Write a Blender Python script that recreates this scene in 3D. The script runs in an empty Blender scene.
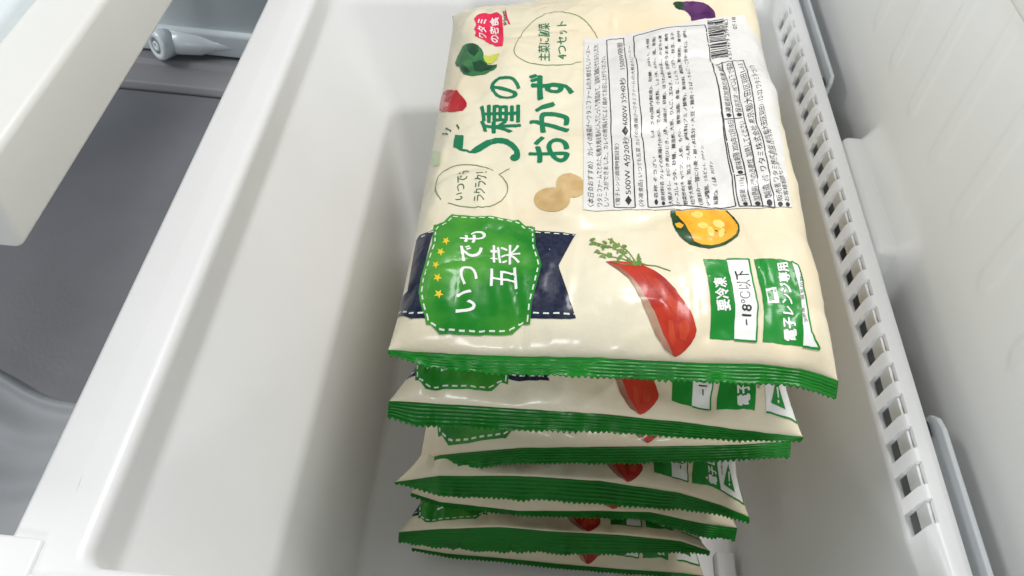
import bpy, bmesh, math, random
import numpy as np
from mathutils import Matrix, Vector

scene = bpy.context.scene
col = scene.collection
U = 0.0085            # one working unit in metres
CAM_Z = 73.0          # camera height above the drawer floor, working units

# ------------------------------------------------------------------ camera
cam_d = bpy.data.cameras.new('camera'); cam = bpy.data.objects.new('camera', cam_d); col.objects.link(cam)
cam_d.sensor_width = 36.0; cam_d.lens = 36.0 * 820.0 / 1024.0
cam_d.clip_start = 0.01; cam_d.clip_end = 50
ROT = [[0.995129, -0.09697, -0.017741], [0.062822, 0.762504, -0.643927], [0.07597, 0.639676, 0.764881]]
m = Matrix([ROT[0], ROT[1], ROT[2]]).to_4x4(); m.translation = Vector((0, 0, CAM_Z * U))
cam.matrix_world = m
scene.camera = cam

# ------------------------------------------------------------------ light
world = bpy.data.worlds.new('World'); scene.world = world; world.use_nodes = True
bg = world.node_tree.nodes['Background']; bg.inputs[0].default_value = (0.86, 0.93, 1.0, 1); bg.inputs[1].default_value = 0.24

def area_lamp(name, loc, target, sx, sy, power, color):
    d = bpy.data.lights.new(name, 'AREA'); d.shape = 'RECTANGLE'; d.size = sx; d.size_y = sy; d.energy = power; d.color = color
    o = bpy.data.objects.new(name, d); col.objects.link(o); o.location = loc
    o.rotation_euler = (Vector(target) - Vector(loc)).to_track_quat('-Z', 'Y').to_euler()
    return o
area_lamp('ceiling_lamp', (0.50, 0.80, 2.1), (0.05, 0.4, 0.2), 0.7, 0.5, 32, (1.0, 0.99, 0.98))
area_lamp('added_side_fill', (-1.35, 0.6, 1.25), (0.25, 0.4, 0.3), 0.7, 0.7, 16, (0.97, 0.985, 1.0))  # fill added to brighten the right-hand walls; no known source stands here
area_lamp('window_light', (-0.25, -1.9, 1.25), (0.0, 0.45, 0.25), 0.35, 0.3, 15, (0.95, 0.97, 1.0))

vs = scene.view_settings
vs.view_transform = 'Standard'; vs.look = 'None'; vs.exposure = 0.0; vs.gamma = 1.0; vs.use_curve_mapping = False

# ------------------------------------------------------------------ materials
def mat(name, color, rough=0.4, color2=None, nscale=30, coat=0.0, bump=0.0, bscale=200, spec=0.5, rvar=0.0, detail=4, sharp=(0.35, 0.65), sss=0.0, bump2=0.0, bscale2=30):
    M = bpy.data.materials.new(name); M.use_nodes = True; nt = M.node_tree; b = nt.nodes['Principled BSDF']
    b.inputs['Base Color'].default_value = (*color, 1); b.inputs['Roughness'].default_value = rough
    b.inputs['Coat Weight'].default_value = coat; b.inputs['Coat Roughness'].default_value = 0.14
    b.inputs['Specular IOR Level'].default_value = spec
    tc = nt.nodes.new('ShaderNodeTexCoord')
    def noise(sc, det=detail):
        n = nt.nodes.new('ShaderNodeTexNoise'); n.inputs['Scale'].default_value = sc; n.inputs['Detail'].default_value = det
        nt.links.new(tc.outputs['Object'], n.inputs['Vector']); return n
    if color2:
        n = noise(nscale); r = nt.nodes.new('ShaderNodeMapRange'); r.inputs[1].default_value = sharp[0]; r.inputs[2].default_value = sharp[1]
        nt.links.new(n.outputs[0], r.inputs[0])
        mx = nt.nodes.new('ShaderNodeMix'); mx.data_type = 'RGBA'
        mx.inputs['A'].default_value = (*color, 1); mx.inputs['B'].default_value = (*color2, 1)
        nt.links.new(r.outputs[0], mx.inputs['Factor']); nt.links.new(mx.outputs['Result'], b.inputs['Base Color'])
    if rvar:
        n = noise(25); r = nt.nodes.new('ShaderNodeMapRange'); r.inputs[3].default_value = rough - rvar; r.inputs[4].default_value = rough + rvar
        nt.links.new(n.outputs[0], r.inputs[0]); nt.links.new(r.outputs[0], b.inputs['Roughness'])
    prev = None
    for st, sc in ((bump2, bscale2), (bump, bscale)):
        if st:
            n = noise(sc, 3); bp = nt.nodes.new('ShaderNodeBump'); bp.inputs['Strength'].default_value = st; bp.inputs['Distance'].default_value = 0.001
            nt.links.new(n.outputs[0], bp.inputs['Height'])
            if prev: nt.links.new(prev.outputs[0], bp.inputs['Normal'])
            prev = bp
    if prev: nt.links.new(prev.outputs[0], b.inputs['Normal'])
    if sss:
        b.inputs['Subsurface Weight'].default_value = sss; b.inputs['Subsurface Radius'].default_value = (0.01, 0.01, 0.01)
    return M

film = dict(rough=0.40, coat=0.22, bump=0.3, bscale=130, bump2=0.65, bscale2=40, spec=0.28)
M = {
 'plastic': mat('drawer_plastic', (0.83, 0.83, 0.82), 0.36, (0.80, 0.80, 0.79), 9, bump=0.05, bscale=500, rvar=0.08),
 'liner': mat('liner_plastic', (0.86, 0.86, 0.83), 0.42, (0.835, 0.835, 0.805), 7, bump=0.06, bscale=400, rvar=0.06),
 'beam': mat('rail_plastic', (0.80, 0.79, 0.75), 0.38, (0.77, 0.76, 0.72), 7, bump=0.05, bscale=400),
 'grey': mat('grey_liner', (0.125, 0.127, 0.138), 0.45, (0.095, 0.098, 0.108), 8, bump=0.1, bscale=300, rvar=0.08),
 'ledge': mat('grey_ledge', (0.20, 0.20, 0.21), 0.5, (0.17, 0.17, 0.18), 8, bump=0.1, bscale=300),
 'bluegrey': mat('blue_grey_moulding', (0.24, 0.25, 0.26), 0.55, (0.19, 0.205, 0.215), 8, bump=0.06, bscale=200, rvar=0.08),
 'paleblue': mat('pale_blue_plastic', (0.76, 0.82, 0.83), 0.25, (0.72, 0.79, 0.81), 6, coat=0.3),
 'metal': mat('rail_flange', (0.70, 0.73, 0.74), 0.35, (0.66, 0.69, 0.70), 20, bump=0.05, bscale=300),
 'rubber': mat('dark_rubber', (0.03, 0.035, 0.045), 0.5),
 'scuff': mat('grey_scuff', (0.60, 0.595, 0.58), 0.6),
 'ring': mat('roller_ring', (0.22, 0.26, 0.26), 0.4),
 'cream': mat('cream_film', (0.775, 0.715, 0.54), color2=(0.775, 0.64, 0.43), nscale=13, detail=2, sharp=(0.42, 0.78), **film),
 'seal': mat('green_seal', (0.003, 0.185, 0.010), 0.36, (0.003, 0.145, 0.008), 60, coat=0.05, spec=0.3, bump=0.2, bscale=260, bump2=0.4, bscale2=60),
 'emblem': mat('emblem_print', (0.007, 0.20, 0.012), color2=(0.075, 0.33, 0.035), nscale=30, detail=6, sharp=(0.42, 0.66), **film),
 'green': mat('green_print', (0.006, 0.25, 0.025), color2=(0.008, 0.22, 0.022), nscale=40, **film),
 'title': mat('title_print', (0.006, 0.185, 0.075), **film),
 'ink': mat('dark_green_ink', (0.03, 0.12, 0.04), **film),
 'thin': mat('olive_line_print', (0.16, 0.24, 0.08), **film),
 'navy': mat('navy_print', (0.005, 0.008, 0.028), color2=(0.018, 0.024, 0.055), nscale=420, detail=8, **film),
 'white': mat('white_print', (0.84, 0.84, 0.80), **film),
 'stitch': mat('stitch_print', (0.70, 0.78, 0.66), **film),
 'label': mat('label_paper', (0.715, 0.70, 0.665), 0.36, (0.69, 0.67, 0.635), 30, coat=0.2, bump=0.25, bscale=130, bump2=0.8, bscale2=40),
 'black': mat('black_print', (0.030, 0.030, 0.032), **film),
 'logo': mat('crimson_print', (0.72, 0.010, 0.060), color2=(0.80, 0.03, 0.10), nscale=60, **film),
 'yellow': mat('yellow_print', (0.85, 0.52, 0.02), color2=(0.80, 0.62, 0.05), nscale=150, **film),
 'broccoli': mat('broccoli_print', (0.020, 0.13, 0.045), color2=(0.06, 0.22, 0.07), nscale=110, detail=8, **film),
 'broccoli_dark': mat('broccoli_dark_print', (0.006, 0.045, 0.018), color2=(0.02, 0.09, 0.03), nscale=160, detail=8, **film),
 'lime': mat('lime_print', (0.50, 0.58, 0.03), color2=(0.66, 0.66, 0.12), nscale=110, **film),
 'tomato': mat('tomato_print', (0.56, 0.010, 0.018), color2=(0.42, 0.006, 0.014), nscale=90, **film),
 'pink': mat('tomato_highlight_print', (0.68, 0.16, 0.16), color2=(0.74, 0.30, 0.26), nscale=160, **film),
 'pale_leaf': mat('pale_leaf_print', (0.55, 0.66, 0.38), **film),
 'potato': mat('potato_print', (0.52, 0.34, 0.14), color2=(0.63, 0.45, 0.22), nscale=110, detail=6, **film),
 'carrot': mat('red_carrot_print', (0.50, 0.036, 0.014), color2=(0.33, 0.014, 0.010), nscale=48, detail=6, sharp=(0.4, 0.6), **film),
 'carrot_light': mat('carrot_brush_print', (0.54, 0.060, 0.022), color2=(0.44, 0.030, 0.013), nscale=60, detail=6, **film),
 'carrot_shade': mat('carrot_skin_print', (0.30, 0.10, 0.07), color2=(0.42, 0.26, 0.17), nscale=70, detail=8, sharp=(0.35, 0.6), **film),
 'leaf': mat('sprig_print', (0.10, 0.22, 0.035), color2=(0.18, 0.28, 0.06), nscale=200, **film),
 'rind': mat('rind_print', (0.008, 0.035, 0.014), color2=(0.03, 0.09, 0.03), nscale=160, **film),
 'orange': mat('pumpkin_print', (0.82, 0.32, 0.010), color2=(0.84, 0.46, 0.03), nscale=90, detail=6, **film),
 'seed': mat('seed_print', (0.84, 0.60, 0.12), color2=(0.86, 0.68, 0.24), nscale=200, **film),
 'purple': mat('eggplant_print', (0.055, 0.010, 0.075), color2=(0.11, 0.03, 0.12), nscale=110, **film),
}

# ------------------------------------------------------------------ helpers
def mesh_obj(name, verts, faces, material, parent=None, smooth=True, normals=None, scale=U, origin=(0, 0, 0)):
    me = bpy.data.meshes.new(name)
    V = (np.asarray(verts, float) - np.asarray(origin, float)) * scale
    me.from_pydata(V.tolist(), [], [tuple(f) for f in faces]); me.materials.append(material)
    if smooth: me.polygons.foreach_set('use_smooth', [True] * len(me.polygons))
    if normals is not None: me.normals_split_custom_set_from_vertices([tuple(n) for n in normals])
    o = bpy.data.objects.new(name, me); col.objects.link(o)
    if parent is not None: o.parent = parent
    return o

def thing(name, label, cat, loc=(0, 0, 0), group=None):
    o = bpy.data.objects.new(name, None); col.objects.link(o); o.empty_display_size = 0.02
    o.location = Vector(loc) * U; o['label'] = label; o['category'] = cat
    if group: o['group'] = group
    return o

def bevel_box(name, x0, x1, y0, y1, z0, z1, r, material, parent, seg=4, origin=(0, 0, 0)):
    bm = bmesh.new(); bmesh.ops.create_cube(bm, size=1)
    for v in bm.verts:
        v.co = Vector((x0 + (v.co.x + .5) * (x1 - x0), y0 + (v.co.y + .5) * (y1 - y0), z0 + (v.co.z + .5) * (z1 - z0)))
    bmesh.ops.bevel(bm, geom=list(bm.edges), offset=r, segments=seg, profile=0.5, affect='EDGES')
    for v in bm.verts: v.co = (v.co - Vector(origin)) * U
    for f in bm.faces: f.smooth = True
    me = bpy.data.meshes.new(name); bm.to_mesh(me); bm.free(); me.materials.append(material)
    o = bpy.data.objects.new(name, me); col.objects.link(o); o.parent = parent
    return o

def _hash(ix, iy, seed):
    v = np.sin(ix * 127.1 + iy * 311.7 + seed * 74.7) * 43758.5453
    return v - np.floor(v)

def noise2(x, y, seed=0):
    """smooth value noise in -1..1"""
    x = np.asarray(x, float); y = np.asarray(y, float)
    ix = np.floor(x); iy = np.floor(y); fx = x - ix; fy = y - iy
    fx = fx * fx * fx * (fx * (fx * 6 - 15) + 10); fy = fy * fy * fy * (fy * (fy * 6 - 15) + 10)
    a = _hash(ix, iy, seed); b = _hash(ix + 1, iy, seed)
    c = _hash(ix, iy + 1, seed); d = _hash(ix + 1, iy + 1, seed)
    return 2 * (a + (b - a) * fx + (c - a) * fy + (a - b - c + d) * fx * fy) - 1

def ridge(x, y, seed=0):
    """thin crease lines: 1 on the crease, falling to 0"""
    return np.exp(-(noise2(x, y, seed) / 0.10) ** 2)

PW = 26.0          # printed width of a pouch, working units

def front_line(c, P):
    """front edge of the pouch (where the seal starts): x, y, z"""
    k = c['front']
    s = np.asarray(P, float) / PW
    ks = [a[0] for a in k]
    return (np.interp(s, ks, [a[1] for a in k]), np.interp(s, ks, [a[2] for a in k]), np.interp(s, ks, [a[3] for a in k]))

def surface(c, P, Q, side=1):
    P = np.asarray(P, float); Q = np.asarray(Q, float); D = c['depth']; seed = c['seed']
    s = P / PW; t = Q / D
    fx, fy, fz = front_line(c, P)
    (rlx, rly, rlz), (rrx, rry, rrz) = c['rear']
    rx = rlx + (rrx - rlx) * s; ry = rly + (rry - rly) * s; rz = rlz + (rrz - rlz) * s
    (ax, ay, az), (bx, by, bz) = c['front'][0][1:], c['front'][-1][1:]
    az, bz = c['level']
    lx = ax + (bx - ax) * s; ly = ay + (by - ay) * s; lz = az + (bz - az) * s
    w = np.exp(-Q / 2.2)                         # the waviness of the seal dies out into the pouch
    x = lx + (rx - lx) * t + (fx - lx) * w * (1 - t)
    y = ly + (ry - ly) * t + (fy - ly) * w * (1 - t)
    z = lz + (rz - lz) * t + (fz - lz) * w * (1 - t)
    x = x + c['pinch'] * np.sin(np.pi * np.clip(t, 0, 1)) ** 0.6 * (1 - 2 * s)
    nk = c.get('neck', [0.3, 0.2])         # the sides draw in behind the flat seal
    grow = np.clip(Q / 2.6, 0, 1) * np.clip((D - Q) / 2.6, 0, 1)
    x = x + grow * (nk[0] * np.exp(-P / 1.6) - nk[1] * np.exp(-(PW - P) / 1.6))
    dp = np.minimum(P, PW - P); dq = np.minimum(Q, D - Q)
    rp = 1 - (1 - np.clip(dp / c.get('ep', 2.6), 0, 1)) ** 2
    rq = 1 - (1 - np.clip(dq / c.get('eq', 6.0), 0, 1)) ** 2
    prof = rp ** 0.5 * rq ** 0.62
    T = c['thick'] if side > 0 else -c['under']
    lump = 0.42 * noise2(P * 0.16 + 5, Q * 0.15, seed) + 0.20 * noise2(P * 0.4, Q * 0.33, seed + 3)
    crease = 0.075 * ridge(P * 0.75, Q * 0.6, seed + 51) - 0.06 * ridge(P * 0.5 + Q * .2, Q * 0.9, seed + 57) - 0.20 * ridge(P * 0.20 + Q * 0.05, Q * 0.13 - P * 0.04, seed + 7) + 0.10 * ridge(P * 0.34, Q * 0.20, seed + 11)
    endw = np.exp(-dq / 2.6) * np.clip(dq / 0.8, 0, 1)
    crease = crease + endw * 0.22 * noise2(P * 1.15, Q * 0.22, seed + 17) + endw * 0.12 * noise2(P * 2.7, Q * 0.4, seed + 19)
    edge = np.exp(-dp / 1.8) * np.clip(dp / 0.6, 0, 1)
    crease = crease + edge * 0.13 * noise2(P * 0.4, Q * 0.8, seed + 23)
    for (p0, q0, p1, q1, amp, wd) in (c.get('folds', []) if side > 0 else []):
        dx, dy = p1 - p0, q1 - q0; LL = (dx * dx + dy * dy) ** 0.5
        u = ((P - p0) * dx + (Q - q0) * dy) / LL; v = ((P - p0) * dy - (Q - q0) * dx) / LL + 0.25 * noise2(u * 0.5, u * 0 + seed, 3)
        crease = crease + amp * np.exp(-np.abs(v) / wd) * np.clip(u / (LL * .3), 0, 1) * np.clip((LL - u) / (LL * .3), 0, 1)
    z = z + T * prof + (lump + crease) * np.clip(prof * 1.6, 0, 1)
    return np.stack([x, y, z], -1)

def grid_faces(n, m_, off=0, flip=False):
    f = []
    for i in range(n - 1):
        for j in range(m_ - 1):
            a = off + i * m_ + j; q = (a, a + m_, a + m_ + 1, a + 1)
            f.append(q[::-1] if flip else q)
    return f

# ------------------------------------------------------------------ printed artwork, in pouch print coordinates
POUCHES = [
{"front":[[0.0,-5.8924,27.1,34.2494],[0.0942,-3.4783,27.1,34.351],[0.2503,0.5244,27.1,34.7163],[0.4696,6.1465,27.1,35.4521],[0.6874,11.7298,27.1,35.8912],[0.8147,14.9944,27.1,36.3396],[0.9042,17.2889,27.1,36.2323],[0.958,18.6695,27.1,35.8663],[1.0,19.7455,27.1,35.4399]],"thick":2.9,"under":2.5,"pinch":0.25,"seed":4,"seal":[[0.0077,0.217],[0.0975,0.799],[0.2541,1.024],[0.4728,1.068],[0.6897,1.008],[0.7958,1.123],[0.8724,0.935],[0.9352,0.982],[0.986,1.014]],"angle":32.0,"level":[34.25,35.44],"neck":[0.15,0.1],"rear":[[-6.4,66.0,31.7],[19.6,68.5,36.0]],"depth":38.0,"eq":6.5,"folds":[[7.546,0.546,6.206,0.025,0.2,0.2],[12.747,0.036,15.411,1.107,0.16,0.2],[3.9,7.246,3.756,0.791,-0.12,0.25],[18.944,6.632,21.506,9.242,0.1,0.3],[1.32,19.125,1.025,5.039,0.22,0.35],[0.05,3.123,4.197,4.317,0.2,0.3],[4.753,4.797,9.567,4.469,-0.14,0.25],[2.445,0.01,5.159,1.147,0.2,0.3],[0.66,0.17,3.518,0.47,0.14,0.25],[23.152,1.618,25.522,0.113,0.22,0.3],[21.055,0.655,23.485,0.009,0.15,0.25],[17.815,17.85,22.615,24.665,0.08,0.5],[13.922,17.807,17.979,11.447,-0.06,0.6],[21.61,14.814,24.433,11.381,0.07,0.4],[14.285,1.072,12.711,0.14,0.14,0.2],[9.705,1.341,9.044,0.092,0.13,0.2],[17.737,0.848,18.681,0.014,0.13,0.2],[2.763,19.628,7.713,25.246,0.1,0.4],[11.997,7.705,17.421,7.142,0.1,0.4],[5.587,9.815,3.98,6.452,0.12,0.3]]},
{"front":[[0.0,-6.0262,27.0,28.9155],[0.1228,-2.8457,27.0,29.1297],[0.3144,2.1193,27.0,29.4299],[0.505,7.0567,27.0,29.7284],[0.6977,12.0476,27.0,29.6813],[0.8454,15.8745,27.0,29.4139],[1.0,19.8795,27.0,29.2942]],"thick":2.6,"under":2.4,"pinch":0.2,"seed":35,"seal":[[0.0111,0.979],[0.068,1.387],[0.1757,1.278],[0.3192,1.29],[0.5089,1.099],[0.7009,0.916],[0.8474,0.615],[0.9935,0.268]],"angle":38.0,"level":[28.9,29.2],"neck":[1.4,0.7],"rear":[[-5.826,63.5,27.9],[19.58,65.0,29.8]],"depth":37.5,"folds":[[10.717,0.72,7.718,2.907,-0.16,0.166],[5.063,0.346,4.444,3.616,0.26,0.203],[13.351,0.443,11.729,3.603,-0.16,0.221],[14.188,0.14,12.377,4.402,0.2,0.286],[2.774,0.518,4.964,4.487,-0.16,0.157],[4.661,0.878,2.251,3.263,0.2,0.22],[5.34,0.29,3.193,4.35,-0.16,0.153],[18.879,0.989,20.368,2.841,0.26,0.162],[11.996,0.096,14.417,2.358,0.2,0.164],[22.963,0.91,21.757,3.753,0.2,0.254],[23.935,0.261,22.321,3.6,0.2,0.268],[10.647,0.05,10.863,3.991,0.26,0.285]]},
{"front":[[0.0,-4.3837,28.4,18.652],[0.0587,-2.9326,28.4,19.9865],[0.2849,2.6564,28.4,22.0754],[0.505,8.096,28.4,23.253],[0.719,13.385,28.4,24.398],[0.8752,17.2472,28.4,25.2684],[1.0,20.3307,28.4,26.3904]],"thick":2.5,"under":2.3,"pinch":0.2,"seed":66,"seal":[[0.0394,0.983],[0.0925,1.213],[0.2889,1.046],[0.509,1.102],[0.7228,1.087],[0.8782,0.944],[0.9472,1.015]],"angle":38.0,"level":[23.0,23.6],"neck":[0.3,0.6],"rear":[[-4.184,64.9,22.0],[20.031,66.4,24.2]],"depth":37.5,"folds":[[11.182,0.026,11.48,3.306,-0.16,0.204],[4.283,0.699,2.003,3.456,-0.16,0.256],[13.464,0.135,13.545,2.553,0.26,0.295],[12.609,0.847,10.087,3.516,0.26,0.199],[3.347,0.182,3.312,3.697,-0.16,0.168],[5.898,0.35,5.704,2.605,0.26,0.261],[19.931,0.663,20.609,4.973,0.2,0.178],[17.668,0.965,17.668,4.669,0.26,0.204],[6.839,0.809,5.961,3.404,0.2,0.312],[13.833,0.082,13.031,4.553,0.2,0.188],[18.792,0.432,21.122,4.824,-0.16,0.269],[17.81,0.481,20.572,3.278,0.2,0.28]]},
{"front":[[0.0,-6.0618,27.2,17.5273],[0.1252,-2.7813,27.2,19.1267],[0.3412,2.8769,27.2,20.2588],[0.5562,8.5063,27.2,20.6271],[0.7791,14.3456,27.2,19.9483],[0.902,17.5657,27.2,18.6751],[1.0,20.1325,27.2,17.1899]],"thick":2.6,"under":2.4,"pinch":0.2,"seed":97,"seal":[[0.006,0.096],[0.1303,1.362],[0.3475,1.69],[0.5619,1.531],[0.7278,1.266],[0.9049,0.631],[0.9879,0.401]],"angle":40.0,"level":[17.6,17.6],"neck":[2.3,0.8],"rear":[[-5.862,63.7,16.6],[19.833,65.2,18.2]],"depth":37.5,"folds":[[13.995,0.708,12.74,3.532,0.2,0.224],[0.959,0.041,-0.553,2.281,-0.16,0.155],[11.692,0.649,10.363,4.029,0.26,0.305],[19.263,0.974,18.677,3.658,0.26,0.268],[11.291,0.157,11.559,4.341,0.2,0.194],[22.38,0.718,19.504,2.428,-0.16,0.303],[21.221,0.378,18.774,3.96,0.2,0.271],[1.066,0.316,1.443,4.244,-0.16,0.2],[11.713,0.861,12.231,2.85,-0.16,0.227],[5.533,0.201,5.617,2.262,0.26,0.226],[9.377,0.516,9.121,4.425,-0.16,0.214],[16.869,0.34,17.306,2.977,-0.16,0.174]]},
{"front":[[0.0,-5.1727,28.6,13.0379],[0.0879,-2.8852,28.6,11.917],[0.3342,3.521,28.6,11.6295],[0.5731,9.7358,28.6,12.9562],[0.7205,13.5694,28.6,13.5935],[0.883,17.7972,28.6,12.4725],[1.0,20.8416,28.6,12.1908]],"thick":2.2,"under":2.2,"pinch":0.2,"seed":128,"seal":[[0.0066,0.184],[0.0891,0.326],[0.3354,0.327],[0.575,0.486],[0.7237,0.707],[0.8878,1.047],[0.9923,1.091]],"angle":44.0,"level":[12.3,12.0],"neck":[1.0,1.0],"rear":[[-4.973,65.1,11.3],[20.542,66.6,12.6]],"depth":37.5,"folds":[[24.192,0.547,27.028,4.144,0.26,0.252],[3.966,0.225,5.156,4.71,-0.16,0.282],[5.343,0.863,8.244,2.492,0.2,0.288],[15.507,0.266,16.37,4.433,0.2,0.311],[19.764,0.866,17.803,2.225,0.26,0.18],[21.714,0.844,24.265,4.611,0.26,0.239],[3.151,0.158,3.422,3.573,0.26,0.204],[6.405,0.375,7.201,2.669,0.2,0.18],[9.702,0.503,10.822,2.761,-0.16,0.256],[22.44,0.363,23.265,2.574,0.2,0.163],[17.297,0.947,16.191,4.629,-0.16,0.304],[10.418,0.331,10.851,4.536,-0.16,0.269]]},
{"front":[[0.0,-6.1189,27.6,7.7342],[0.1332,-2.7404,27.6,9.0774],[0.3225,2.0624,27.6,10.5253],[0.5123,6.8783,27.6,10.6262],[0.6996,11.6285,27.6,11.1033],[0.8904,16.4695,27.6,11.0165],[1.0,19.2504,27.6,9.6354]],"thick":2.2,"under":2.1,"pinch":0.2,"seed":159,"seal":[[0.0233,0.961],[0.1394,1.655],[0.3302,2.02],[0.5189,1.699],[0.7055,1.445],[0.8941,0.784],[0.9869,0.347]],"angle":42.0,"level":[7.2,7.4],"neck":[1.3,1.2],"rear":[[-5.919,64.1,6.2],[18.95,65.6,8.0]],"depth":37.5,"folds":[[5.939,0.871,4.179,4.756,-0.16,0.165],[10.22,0.354,10.14,4.972,0.2,0.164],[18.592,0.441,16.542,4.64,-0.16,0.185],[3.418,0.878,3.56,3.476,0.2,0.195],[7.475,0.254,6.44,2.432,-0.16,0.313],[14.253,0.091,17.229,3.432,0.26,0.269],[19.598,0.023,20.064,2.005,-0.16,0.259],[24.648,0.259,26.463,4.611,-0.16,0.15],[12.002,0.981,11.396,4.441,0.2,0.253],[5.289,0.122,7.897,2.933,0.2,0.193],[24.14,0.632,26.04,3.698,-0.16,0.215],[7.899,0.195,9.317,4.782,-0.16,0.211]]},
{"front":[[0.0,-5.3198,28.8,1.6768],[0.1295,-1.9143,28.8,1.1059],[0.3003,2.5797,28.8,1.2373],[0.5064,8.0024,28.8,1.1217],[0.712,13.4117,28.8,1.2342],[0.9157,18.769,28.8,1.5741],[1.0,20.9871,28.8,1.3917]],"thick":1.9,"under":1.6,"pinch":0.2,"seed":190,"seal":[[0.0039,0.167],[0.1304,0.275],[0.3013,0.275],[0.5078,0.363],[0.7134,0.359],[0.9172,0.36],[0.9981,0.375]],"angle":42.0,"level":[2.3,2.3],"neck":[1.0,1.0],"rear":[[-5.12,65.3,1.3],[20.687,66.8,2.9]],"depth":37.5,"folds":[[22.375,0.332,24.302,2.125,-0.16,0.317],[2.937,0.608,3.119,3.448,0.26,0.224],[18.529,0.518,19.002,3.936,0.2,0.305],[12.089,0.679,13.899,3.375,0.2,0.272],[20.153,0.736,21.408,3.623,0.2,0.313],[10.38,0.217,11.683,4.983,0.26,0.264],[15.176,0.717,17.8,3.055,-0.16,0.202],[18.762,0.388,18.58,4.13,-0.16,0.227],[9.658,0.71,7.153,3.195,-0.16,0.296],[12.534,0.533,10.444,4.414,0.2,0.275],[5.133,0.331,7.198,3.845,0.2,0.229],[16.931,0.884,16.809,3.248,0.26,0.219]]}]
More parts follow.
